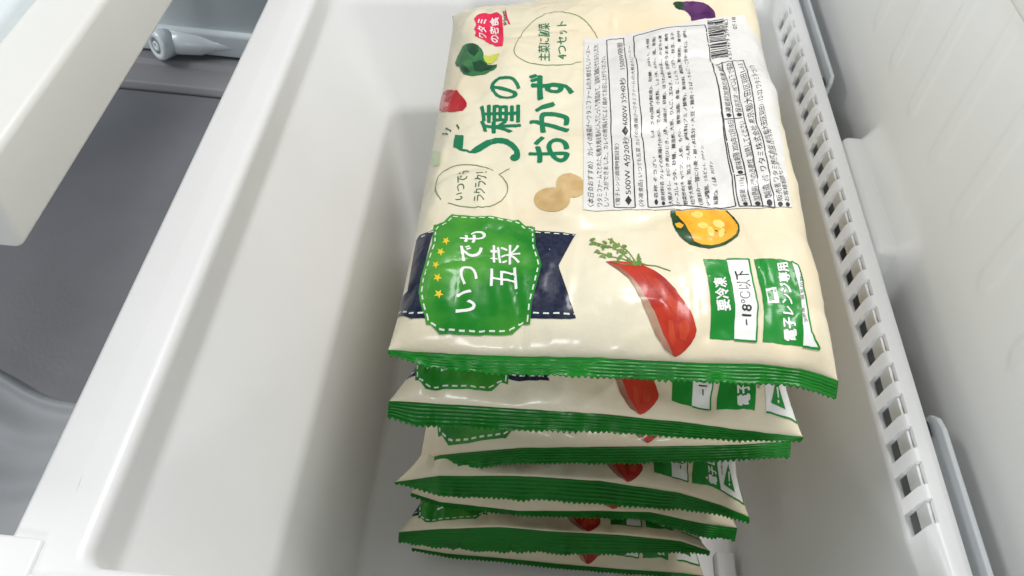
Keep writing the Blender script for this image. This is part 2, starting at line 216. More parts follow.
SHAPES = {
'logo':[[[2.106,31.919],[2.304,32.505],[3.191,33.079],[4.002,33.264],[4.413,32.543],[4.612,30.565],[4.749,28.5],[4.721,27.204],[4.21,27.268],[3.669,27.748],[3.292,28.315],[2.344,29.403],[2.41,29.978],[2.212,30.485],[2.351,31.017]]],
'logo_arc':[[[4.709,33.847],[4.89,32.396],[5.188,31.293],[5.09,31.059],[4.788,32.234],[4.619,33.851]]],
'broccoli':[[[0.958,27.036],[1.095,27.92],[1.29,28.294],[1.432,28.704],[1.698,28.655],[2.161,28.285],[2.527,28.086],[2.819,27.608],[3.056,27.169],[3.23,26.652],[3.315,26.177],[3.376,25.8],[3.681,25.029],[4.026,24.803],[4.442,24.677],[4.416,24.32],[4.233,24.155],[3.91,24.084],[3.598,23.846],[3.101,23.899],[2.598,23.967],[2.243,24.213],[1.879,24.5],[1.571,25.315],[1.41,25.976],[1.096,26.521]]],
'broccoli_dark':[[[1.821,28.216],[2.256,28.194],[2.722,27.757],[2.837,26.891],[2.568,26.402],[2.183,26.946],[1.932,27.47]],[[2.452,25.745],[3.128,25.741],[3.775,24.848],[4.282,24.632],[3.981,24.241],[3.238,24.291],[2.714,24.608]],[[1.465,26.32],[1.965,25.475],[2.376,24.633],[2.039,24.624],[1.632,25.402]]],
'broccoli_stem':[[[3.26,26.236],[3.471,26.201],[3.781,26.056],[4.19,26.189],[4.557,26.219],[4.427,25.783],[4.399,25.392],[4.015,24.992],[3.673,25.129],[3.447,25.506],[3.318,25.898]]],
'tomato':[[[0.04,24.638],[0.179,24.488],[0.328,24.441],[0.864,23.505],[1.262,22.954],[1.658,22.316],[2.005,21.516],[2.269,21.039],[2.441,20.569],[2.479,20.124],[2.235,19.618],[1.65,19.848],[1.106,20.35],[0.474,21.499],[0.139,22.425],[0.043,23.597]]],
'tomato_light':[[[0.04,24.638],[0.403,23.732],[0.693,22.993],[0.52,22.654],[1.001,21.685],[0.981,21.221],[0.614,21.807],[0.456,21.659],[0.151,22.795]]],
'leaf_pale':[[[0.054,17.526],[0.648,16.205],[1.095,15.055],[1.225,13.728],[0.737,14.259],[0.216,15.829]]],
'potato':[[[10.072,9.853],[10.046,9.622],[9.963,9.401],[9.822,9.14],[9.641,8.955],[9.434,8.887],[9.202,8.883],[8.955,8.928],[8.706,9.028],[8.466,9.167],[8.246,9.329],[8.06,9.536],[7.911,9.695],[7.815,9.897],[7.774,10.104],[7.792,10.309],[7.87,10.553],[7.997,10.674],[8.175,10.809],[8.39,10.887],[8.631,10.906],[8.886,10.88],[9.145,10.824],[9.389,10.695],[9.61,10.555],[9.799,10.404],[9.948,10.273],[10.04,10.079]],[[11.026,10.736],[10.943,10.515],[10.819,10.324],[10.661,10.175],[10.476,10.08],[10.274,10.039],[10.063,10.049],[9.847,10.046],[9.65,10.158],[9.48,10.365],[9.334,10.553],[9.223,10.751],[9.163,11.035],[9.141,11.245],[9.167,11.431],[9.242,11.629],[9.368,11.871],[9.527,12.026],[9.714,12.118],[9.918,12.13],[10.143,12.193],[10.356,12.108],[10.557,11.994],[10.742,11.883],[10.882,11.65],[10.989,11.441],[11.05,11.212],[11.062,10.972]]],
'emblem':[[[2.572,8.818],[4.246,8.419],[5.797,8.331],[6.885,8.531],[7.375,7.975],[7.95,7.846],[8.031,6.137],[8.457,4.796],[8.235,3.436],[8.029,2.351],[8.04,1.184],[7.591,1.25],[7.082,0.734],[5.761,0.702],[4.367,0.608],[2.897,0.557],[2.34,0.934],[2.054,0.947],[1.923,1.301],[1.567,1.943],[1.31,2.738],[1.301,3.777],[1.409,4.592],[1.517,5.446],[1.656,6.115],[1.582,7.001],[1.538,7.801],[2.144,8.015]]],
'emblem_stitch':[[[2.681,8.543],[4.263,8.238],[5.81,8.201],[6.835,8.377],[7.31,7.797],[7.809,7.715],[7.869,6.138],[8.283,4.795],[8.079,3.44],[7.875,2.346],[7.877,1.316],[7.509,1.353],[7.001,0.933],[5.735,0.873],[4.34,0.775],[2.939,0.732],[2.426,1.017],[2.179,1.045],[2.074,1.338],[1.747,1.914],[1.492,2.723],[1.493,3.713],[1.605,4.503],[1.712,5.372],[1.85,6.048],[1.763,6.933],[1.745,7.555],[2.271,7.736],[2.681,8.543]]],
'ribbon':[[[7.876,7.677],[9.199,7.41],[10.481,7.171],[9.473,4.729],[10.023,2.996],[10.597,1.416],[9.342,1.371],[7.995,1.485]],[[1.617,7.45],[1.261,7.264],[0.639,7.608],[0.411,7.431],[0.44,5.188],[0.503,3.369],[0.037,3.467],[0.05,2.082],[1.138,1.247],[2.009,1.216],[1.567,1.943],[1.31,2.738],[1.301,3.777],[1.434,4.947]]],
'ribbon_stitch':[[[8.007,7.527],[9.197,7.203],[10.396,7.062]],[[8.148,1.767],[9.321,1.656],[10.542,1.654]],[[0.034,2.407],[1.083,1.534],[1.861,1.495]],[[1.607,7.289],[1.122,7.118],[0.724,7.38]]],
'ribbon_fold':[[[0.037,3.467],[0.552,3.075],[1.359,2.906],[1.45,2.796],[0.629,2.911],[0.05,3.297]]],
'star':[[[2.608,6.475],[2.612,6.228],[2.781,6.115],[2.608,6.063],[2.596,5.821],[2.485,6.037],[2.306,6.019],[2.412,6.186],[2.313,6.414],[2.49,6.305]],[[2.377,5.646],[2.378,5.436],[2.546,5.329],[2.377,5.255],[2.364,5.039],[2.254,5.236],[2.074,5.238],[2.18,5.389],[2.082,5.599],[2.258,5.503]],[[2.199,4.701],[2.194,4.55],[2.356,4.484],[2.185,4.442],[2.195,4.056],[2.064,4.416],[1.888,4.389],[1.997,4.506],[1.904,4.675],[2.078,4.588]],[[2.443,3.742],[2.44,3.56],[2.621,3.467],[2.433,3.426],[2.414,3.234],[2.298,3.411],[2.104,3.392],[2.222,3.531],[2.122,3.698],[2.31,3.622]],[[2.656,2.776],[2.658,2.571],[2.857,2.464],[2.652,2.426],[2.636,2.205],[2.507,2.397],[2.295,2.386],[2.422,2.536],[2.309,2.737],[2.517,2.635]]],
'carrot':[[[12.241,4.976],[12.77,5.098],[13.296,5.109],[13.83,5.15],[14.46,5.097],[15.134,4.595],[15.702,4.045],[16.304,3.473],[16.777,2.762],[17.174,2.226],[17.35,1.733],[17.503,1.243],[17.427,0.936],[17.216,0.628],[16.946,0.369],[16.678,0.188],[16.405,0.098],[16.037,0.211],[15.758,0.319],[15.415,0.633],[15.096,1.016],[14.876,1.416],[14.656,1.822],[14.328,2.399],[13.931,3.199],[13.541,3.857],[12.843,4.475]]],
'carrot_shade':[[[12.241,4.976],[12.843,4.475],[13.541,3.857],[13.931,3.199],[14.328,2.399],[14.656,1.822],[14.876,1.416],[15.096,1.016],[15.415,0.633],[15.758,0.319],[16.3,0.113],[15.993,0.461],[15.625,0.855],[15.352,1.394],[15.047,2.017],[14.622,2.596],[14.24,3.238],[13.754,3.966],[13.057,4.655]]],
'carrot_light':[[[14.395,4.348],[15.188,4.006],[15.859,3.207],[16.368,2.534],[16.604,1.893],[16.032,2.086],[15.431,2.764],[14.765,3.634]],[[16.472,1.447],[16.858,1.807],[17.167,1.312],[16.907,0.758],[16.568,0.817]],[[15.833,1.573],[16.11,1.545],[16.318,0.772],[16.247,0.34],[15.917,0.731]]],
'carrot_leaf':[[[14.251,5.115],[14.19,5.056],[14.063,5.016],[13.964,5.088],[13.927,5.149],[13.985,5.199],[14.105,5.214],[14.214,5.174]],[[14.325,4.831],[14.258,4.869],[14.246,5.051],[14.264,5.157],[14.327,5.213],[14.396,5.178],[14.435,5.09],[14.394,4.906]],[[13.498,5.228],[13.514,5.317],[13.6,5.417],[13.702,5.461],[13.761,5.423],[13.743,5.33],[13.66,5.238],[13.559,5.2]],[[13.888,4.99],[13.854,5.093],[13.852,5.182],[13.905,5.279],[13.977,5.311],[14.022,5.248],[14.02,5.147],[13.968,5.054]],[[13.008,5.377],[13.03,5.464],[13.124,5.547],[13.238,5.583],[13.302,5.542],[13.277,5.444],[13.181,5.352],[13.07,5.329]],[[12.957,5.884],[12.994,5.945],[13.116,6.02],[13.247,6.049],[13.304,5.984],[13.264,5.915],[13.142,5.839],[13.015,5.829]],[[12.788,5.932],[12.717,5.963],[12.679,6.105],[12.689,6.233],[12.749,6.31],[12.821,6.278],[12.864,6.157],[12.851,6.022]],[[12.961,5.627],[12.925,5.7],[12.939,5.849],[12.986,5.948],[13.049,5.985],[13.089,5.933],[13.078,5.795],[13.023,5.663]],[[12.25,6.165],[12.303,6.248],[12.431,6.277],[12.56,6.245],[12.614,6.166],[12.561,6.088],[12.431,6.048],[12.302,6.078]],[[12.082,5.808],[12.038,5.917],[12.054,6.146],[12.116,6.327],[12.191,6.372],[12.238,6.277],[12.23,6.089],[12.162,5.88]],[[12.278,6.102],[12.218,6.039],[12.101,6.033],[11.997,6.101],[11.965,6.195],[12.025,6.256],[12.14,6.252],[12.245,6.186]],[[12.394,6.41],[12.323,6.38],[12.207,6.443],[12.112,6.566],[12.094,6.67],[12.164,6.693],[12.282,6.63],[12.377,6.514]],[[11.994,6.296],[11.946,6.219],[11.851,6.198],[11.764,6.241],[11.735,6.316],[11.782,6.387],[11.879,6.418],[11.967,6.381]],[[11.268,6.333],[11.319,6.386],[11.458,6.45],[11.598,6.46],[11.653,6.394],[11.597,6.319],[11.458,6.249],[11.322,6.261]],[[11.685,6.257],[11.627,6.278],[11.58,6.37],[11.575,6.491],[11.615,6.57],[11.673,6.546],[11.716,6.436],[11.722,6.32]],[[11.293,6.63],[11.342,6.72],[11.479,6.838],[11.618,6.88],[11.678,6.828],[11.625,6.721],[11.491,6.62],[11.351,6.568]],[[12.993,6.106],[12.952,6.181],[12.97,6.34],[13.035,6.489],[13.108,6.536],[13.147,6.45],[13.128,6.287],[13.065,6.146]],[[13.212,5.771],[13.205,5.869],[13.26,5.984],[13.36,6.111],[13.434,6.126],[13.441,6.032],[13.381,5.898],[13.285,5.783]],[[13.593,5.807],[13.538,5.723],[13.419,5.669],[13.305,5.683],[13.263,5.752],[13.316,5.834],[13.435,5.885],[13.551,5.878]],[[13.586,6.285],[13.522,6.207],[13.397,6.179],[13.286,6.22],[13.253,6.306],[13.317,6.383],[13.441,6.408],[13.553,6.368]],[[12.541,6.42],[12.532,6.529],[12.594,6.677],[12.69,6.776],[12.764,6.764],[12.771,6.648],[12.709,6.501],[12.615,6.409]],[[12.89,6.023],[12.836,6.089],[12.802,6.25],[12.813,6.44],[12.861,6.534],[12.915,6.468],[12.945,6.288],[12.936,6.111]],[[12.581,6.514],[12.548,6.6],[12.568,6.769],[12.63,6.922],[12.696,6.964],[12.728,6.872],[12.707,6.7],[12.647,6.554]],[[12.714,6.228],[12.701,6.319],[12.75,6.441],[12.834,6.522],[12.901,6.51],[12.913,6.415],[12.864,6.293],[12.782,6.217]],[[13.017,5.021],[12.962,5.054],[12.929,5.18],[12.933,5.31],[12.973,5.367],[13.026,5.328],[13.063,5.218],[13.06,5.095]],[[12.589,5.318],[12.518,5.344],[12.475,5.458],[12.484,5.598],[12.542,5.682],[12.615,5.664],[12.657,5.54],[12.645,5.394]],[[12.44,5.318],[12.368,5.352],[12.323,5.468],[12.33,5.602],[12.388,5.682],[12.465,5.67],[12.51,5.552],[12.497,5.392]],[[12.936,5.204],[12.944,5.297],[13.016,5.376],[13.113,5.405],[13.176,5.365],[13.17,5.277],[13.097,5.195],[13.0,5.161]],[[12.225,5.218],[12.145,5.218],[12.063,5.297],[12.031,5.428],[12.064,5.516],[12.142,5.504],[12.22,5.409],[12.255,5.291]],[[12.231,5.221],[12.167,5.234],[12.117,5.317],[12.111,5.435],[12.152,5.503],[12.213,5.479],[12.262,5.387],[12.269,5.278]],[[11.86,5.321],[11.891,5.379],[11.981,5.424],[12.078,5.427],[12.125,5.388],[12.094,5.327],[12.004,5.285],[11.907,5.283]],[[11.938,5.517],[11.855,5.494],[11.739,5.57],[11.658,5.7],[11.661,5.815],[11.748,5.858],[11.864,5.776],[11.941,5.626]],[[14.356,4.984],[14.293,5.009],[14.229,5.123],[14.194,5.23],[14.222,5.318],[14.288,5.305],[14.355,5.199],[14.391,5.096]],[[14.153,4.909],[14.096,4.823],[13.99,4.793],[13.897,4.841],[13.871,4.933],[13.94,5.063],[14.046,5.09],[14.141,5.047]],[[14.188,4.836],[14.145,4.923],[14.171,5.136],[14.231,5.271],[14.311,5.33],[14.356,5.247],[14.349,5.107],[14.268,4.897]],[[14.18,4.842],[14.128,4.898],[14.137,5.093],[14.167,5.19],[14.231,5.24],[14.285,5.19],[14.304,5.094],[14.247,4.903]],[[14.155,5.286],[14.179,5.373],[14.272,5.468],[14.379,5.516],[14.439,5.488],[14.415,5.401],[14.321,5.305],[14.214,5.259]],[[14.125,5.396],[14.134,5.489],[14.211,5.595],[14.31,5.652],[14.375,5.628],[14.366,5.537],[14.289,5.431],[14.189,5.373]],[[14.449,5.199],[14.395,5.128],[14.272,5.103],[14.148,5.121],[14.095,5.174],[14.151,5.25],[14.28,5.298],[14.404,5.276]],[[14.241,5.5],[14.197,5.554],[14.193,5.686],[14.23,5.818],[14.288,5.874],[14.332,5.821],[14.337,5.69],[14.299,5.556]]],
'carrot_stem':[[[14.227,4.889],[13.519,5.47],[12.799,6.059],[11.976,6.409],[11.326,6.558]],[[14.227,4.889],[13.653,5.925],[13.021,6.353],[12.461,6.911]],[[14.233,4.954],[13.402,5.255],[12.36,5.474],[11.566,5.676]],[[12.554,5.003],[13.385,4.88],[14.459,5.115],[15.273,4.936],[16.097,4.591]]],
'pumpkin':[[[16.492,9.389],[16.464,8.061],[16.594,7.562],[16.738,7.18],[17.072,6.756],[17.411,6.421],[17.939,6.312],[18.481,6.316],[19.028,6.445],[19.592,6.68],[20.092,7.091],[20.46,7.453],[20.727,8.044],[20.749,8.427],[20.662,8.771],[20.547,9.186],[20.212,9.802],[18.974,9.749],[17.799,9.511]]],
'pumpkin_flesh':[[[16.788,9.358],[16.819,8.889],[17.004,8.396],[17.25,7.913],[17.392,7.413],[17.664,6.739],[18.113,6.541],[18.624,6.565],[19.166,6.696],[19.631,6.959],[20.063,7.291],[20.379,7.641],[20.618,8.162],[20.633,8.455],[20.513,8.913],[20.314,9.4],[20.064,9.817],[18.974,9.749],[17.799,9.511]]],
'pumpkin_seed':[[[18.459,8.943],[18.364,8.772],[18.195,8.655],[18.001,8.634],[17.833,8.711],[17.715,8.81],[17.699,8.962],[17.797,9.143],[17.971,9.276],[18.182,9.339],[18.356,9.272],[18.451,9.11]],[[19.744,8.215],[19.627,8.063],[19.399,7.875],[19.223,7.941],[19.083,8.1],[19.017,8.31],[19.043,8.515],[19.17,8.695],[19.325,8.706],[19.533,8.71],[19.702,8.616],[19.794,8.47]],[[18.672,8.021],[18.592,7.884],[18.447,7.791],[18.276,7.769],[18.127,7.826],[18.037,7.943],[18.024,8.075],[18.097,8.197],[18.24,8.285],[18.413,8.312],[18.569,8.269],[18.664,8.163]],[[18.834,7.216],[18.722,7.207],[18.607,7.265],[18.558,7.469],[18.565,7.706],[18.621,7.902],[18.718,8.021],[18.832,8.031],[18.922,7.906],[18.956,7.666],[18.934,7.395],[18.913,7.288]],[[19.297,7.207],[19.223,7.264],[19.205,7.398],[19.242,7.556],[19.335,7.721],[19.496,7.939],[19.615,7.989],[19.671,7.886],[19.658,7.681],[19.601,7.479],[19.509,7.316],[19.403,7.228]]],
'pumpkin_stem':[[[16.589,8.052],[16.89,8.144],[17.123,7.913],[16.932,7.646],[16.692,7.77]]],
'eggplant':[[[18.38,31.725],[18.613,31.902],[18.962,31.98],[19.315,31.995],[19.838,31.976],[20.337,31.822],[20.82,31.658],[21.18,31.335],[21.439,30.804],[21.594,30.27],[21.596,29.689],[20.849,29.582],[20.278,29.626],[19.66,29.492],[19.678,30.043],[19.497,30.582],[19.265,30.946],[18.835,31.147]]],
'eggplant_cap':[[[18.359,31.917],[18.62,32.055],[19.053,31.969],[19.32,31.736],[19.1,31.151],[18.828,31.037],[18.536,31.229]]],
'label':[[[11.138,28.026],[13.392,28.531],[15.568,28.505],[17.715,28.599],[20.376,29.622],[22.575,29.613],[23.947,29.989],[24.414,28.902],[25.759,27.772],[25.807,23.354],[24.885,18.131],[24.682,14.661],[24.32,11.695],[24.373,10.039],[22.199,9.715],[19.777,9.919],[17.106,9.497],[14.57,9.412],[12.632,9.173],[10.897,9.036],[10.955,14.581],[11.034,20.848]]],
'label_rule':[[[12.963,28.0],[14.336,28.237],[14.245,9.495],[12.893,9.412],[12.963,28.0]],[[15.078,28.13],[20.659,28.771],[20.766,10.024],[15.068,9.6],[15.078,28.13]],[[20.668,23.769],[23.255,24.653],[23.162,9.827],[20.962,9.962],[20.668,23.769]],[[21.499,24.141],[21.691,9.874]],[[22.3,24.35],[22.38,9.781]],[[20.859,17.661],[22.2,17.992]],[[21.01,12.456],[21.655,12.505]]],
'barcode':[[[20.893,29.319],[22.172,29.342],[22.171,29.259],[20.891,29.228]],[[20.887,29.122],[22.165,29.151],[22.148,28.894],[20.877,28.878]],[[20.873,28.796],[22.15,28.835],[22.155,28.773],[20.869,28.697]],[[20.857,28.496],[22.165,28.655],[22.169,28.588],[20.846,28.375]],[[20.826,28.234],[22.17,28.528],[22.171,28.453],[20.804,28.075]],[[20.803,28.002],[22.172,28.389],[22.173,28.314],[20.806,27.934]],[[20.811,27.862],[22.18,28.252],[22.191,28.209],[20.796,27.727]],[[20.802,27.659],[22.199,28.15],[22.165,27.844],[20.821,27.524]],[[20.819,27.429],[22.16,27.744],[22.151,27.523],[20.812,27.206]],[[20.81,27.108],[22.149,27.43],[22.147,27.349],[20.807,27.019]],[[20.804,26.921],[22.148,27.267],[22.153,27.207],[20.802,26.833]],[[20.799,26.736],[22.162,27.151],[22.169,27.096],[20.796,26.649]],[[20.795,26.577],[22.17,27.036],[22.167,26.901],[20.791,26.434]],[[20.737,26.201],[22.167,26.755],[22.133,26.459],[20.781,26.054]],[[20.778,25.959],[22.131,26.37],[22.143,26.221],[20.765,25.72]],[[20.768,25.579],[22.148,26.092],[22.141,25.995],[20.765,25.493]],[[20.76,25.327],[22.142,25.855],[22.14,25.724],[20.756,25.189]],[[20.756,25.123],[22.138,25.656],[22.135,25.575],[20.757,25.051]],[[20.769,25.009],[22.132,25.483],[22.123,25.274],[20.768,24.814]],[[20.772,24.765],[22.12,25.203],[22.118,25.125],[20.777,24.707]],[[20.783,24.643],[22.128,25.074],[22.105,24.932],[20.788,24.584]]],
'frozen_green':[[[18.072,5.479],[18.783,5.459],[19.511,5.572],[19.539,5.036],[19.555,4.222],[19.61,3.458],[19.651,2.652],[19.653,1.858],[19.62,0.852],[18.908,0.868],[18.312,0.969],[18.335,1.517],[18.336,1.89],[18.357,2.676],[18.335,3.404],[18.293,4.044],[18.183,4.82]]],
'frozen_white':[[[19.511,5.572],[20.176,5.568],[20.829,5.625],[20.807,4.822],[20.794,3.988],[20.883,3.298],[20.999,2.593],[20.878,1.643],[20.833,0.782],[20.229,0.819],[19.62,0.852],[19.653,1.858],[19.651,2.652],[19.61,3.458],[19.555,4.222],[19.539,5.036]]],
'frozen_rule':[[[19.511,5.572],[20.176,5.568],[20.829,5.625],[20.807,4.822],[20.794,3.988],[20.883,3.298],[20.999,2.593],[20.878,1.643],[20.833,0.782],[20.229,0.819],[19.62,0.852]]],
'microwave_green':[[[21.169,5.738],[21.777,5.635],[22.585,5.748],[23.013,5.691],[23.393,5.626],[23.48,5.143],[23.549,4.608],[23.663,4.052],[23.668,3.411],[23.713,2.762],[23.58,1.923],[23.514,0.778],[22.851,0.897],[22.086,0.833],[21.195,0.797],[21.27,1.526],[21.411,2.399],[21.337,3.386],[21.158,4.32]]],
'microwave_rule':[[[23.393,5.626],[23.541,5.514],[23.765,5.454],[23.892,4.991],[23.922,4.401],[23.993,3.587],[24.088,2.824],[23.968,2.041],[23.974,1.436],[24.183,1.071],[24.498,0.762],[23.968,0.738],[23.514,0.778]]],
'microwave_white':[[[23.414,5.599],[23.54,5.501],[23.717,5.426],[23.851,4.985],[23.882,4.396],[23.951,3.578],[24.047,2.816],[23.928,2.035],[23.923,1.448],[24.16,1.071],[24.44,0.773],[23.966,0.764],[23.536,0.795],[23.597,1.914],[23.739,2.765],[23.694,3.415],[23.686,4.051],[23.569,4.602],[23.499,5.135]]],
'oven_icon':[[[21.64,3.844],[21.911,3.859],[22.259,3.934],[22.324,3.517],[22.377,3.073],[22.015,3.001],[21.701,2.988],[21.657,3.389]]],
'oven_door':[[[21.718,3.71],[22.054,3.777],[22.085,3.169],[21.771,3.087]]],
'oven_dial':[[[22.142,3.795],[22.222,3.809],[22.236,3.67],[22.149,3.643]]],
'warning':[[[23.699,1.264],[23.878,1.434],[24.151,1.15],[24.062,1.116]]],
'swallow':[],
'upper_bubble':[[[12.239,28.363],[12.137,28.707],[11.892,29.199],[11.68,29.696],[11.358,30.17],[10.97,30.71],[10.492,31.317],[9.975,31.8],[9.452,32.115],[8.943,32.49],[8.416,32.541],[7.884,32.205],[7.366,31.908],[6.939,31.302],[6.517,30.329],[6.161,29.136],[5.882,27.874],[5.705,27.131],[5.633,26.29],[5.739,25.788],[5.939,25.467],[6.149,25.271],[6.529,24.968],[7.013,24.933],[7.68,24.712],[8.344,24.613],[8.998,24.531],[9.648,24.492],[10.316,24.679],[10.915,25.053]]],
'lower_bubble':[[[1.708,10.173],[1.399,10.693],[1.202,11.218],[1.155,11.584],[1.135,12.264],[1.243,12.624],[1.525,13.016],[1.941,13.173],[2.419,13.234],[2.902,13.221],[3.384,13.187],[3.867,13.152],[4.411,12.965],[4.942,12.529]],[[6.046,12.681],[5.7,12.404],[5.354,12.166],[5.633,11.878],[5.809,11.562],[5.952,11.253],[6.024,10.901],[6.007,10.577],[5.901,10.263],[5.655,9.722],[5.297,9.373],[4.909,9.25],[4.515,9.166],[3.963,9.197],[3.396,9.352],[2.818,9.527],[2.224,9.784]]],
'tick':[[[0.867,18.082],[1.404,17.165],[1.387,17.033],[0.867,17.942]],[[1.065,18.277],[1.137,18.331],[1.625,17.392],[1.577,17.263]],[[1.885,17.993],[1.985,18.072],[2.208,17.498],[2.115,17.344]]],
'figure_five':[[[1.97,15.231],[1.935,16.002],[1.961,16.783],[2.284,16.54],[2.602,16.318],[2.653,15.462],[2.673,14.803],[3.205,14.558],[3.593,15.068],[3.993,15.54],[4.402,16.002],[4.826,16.324],[5.268,16.263],[5.713,16.078],[6.094,15.636],[6.405,15.145],[6.611,14.653],[6.687,14.189],[6.66,13.749],[6.543,13.505],[6.295,13.466],[6.095,13.617],[5.982,13.921],[6.096,14.183],[6.259,14.318],[6.246,14.598],[6.056,14.904],[5.752,15.373],[5.451,15.611],[5.084,15.713],[4.727,15.569],[4.323,15.028],[3.928,14.514],[3.586,14.299],[3.295,14.364],[2.7,14.511],[2.305,14.827]]]}
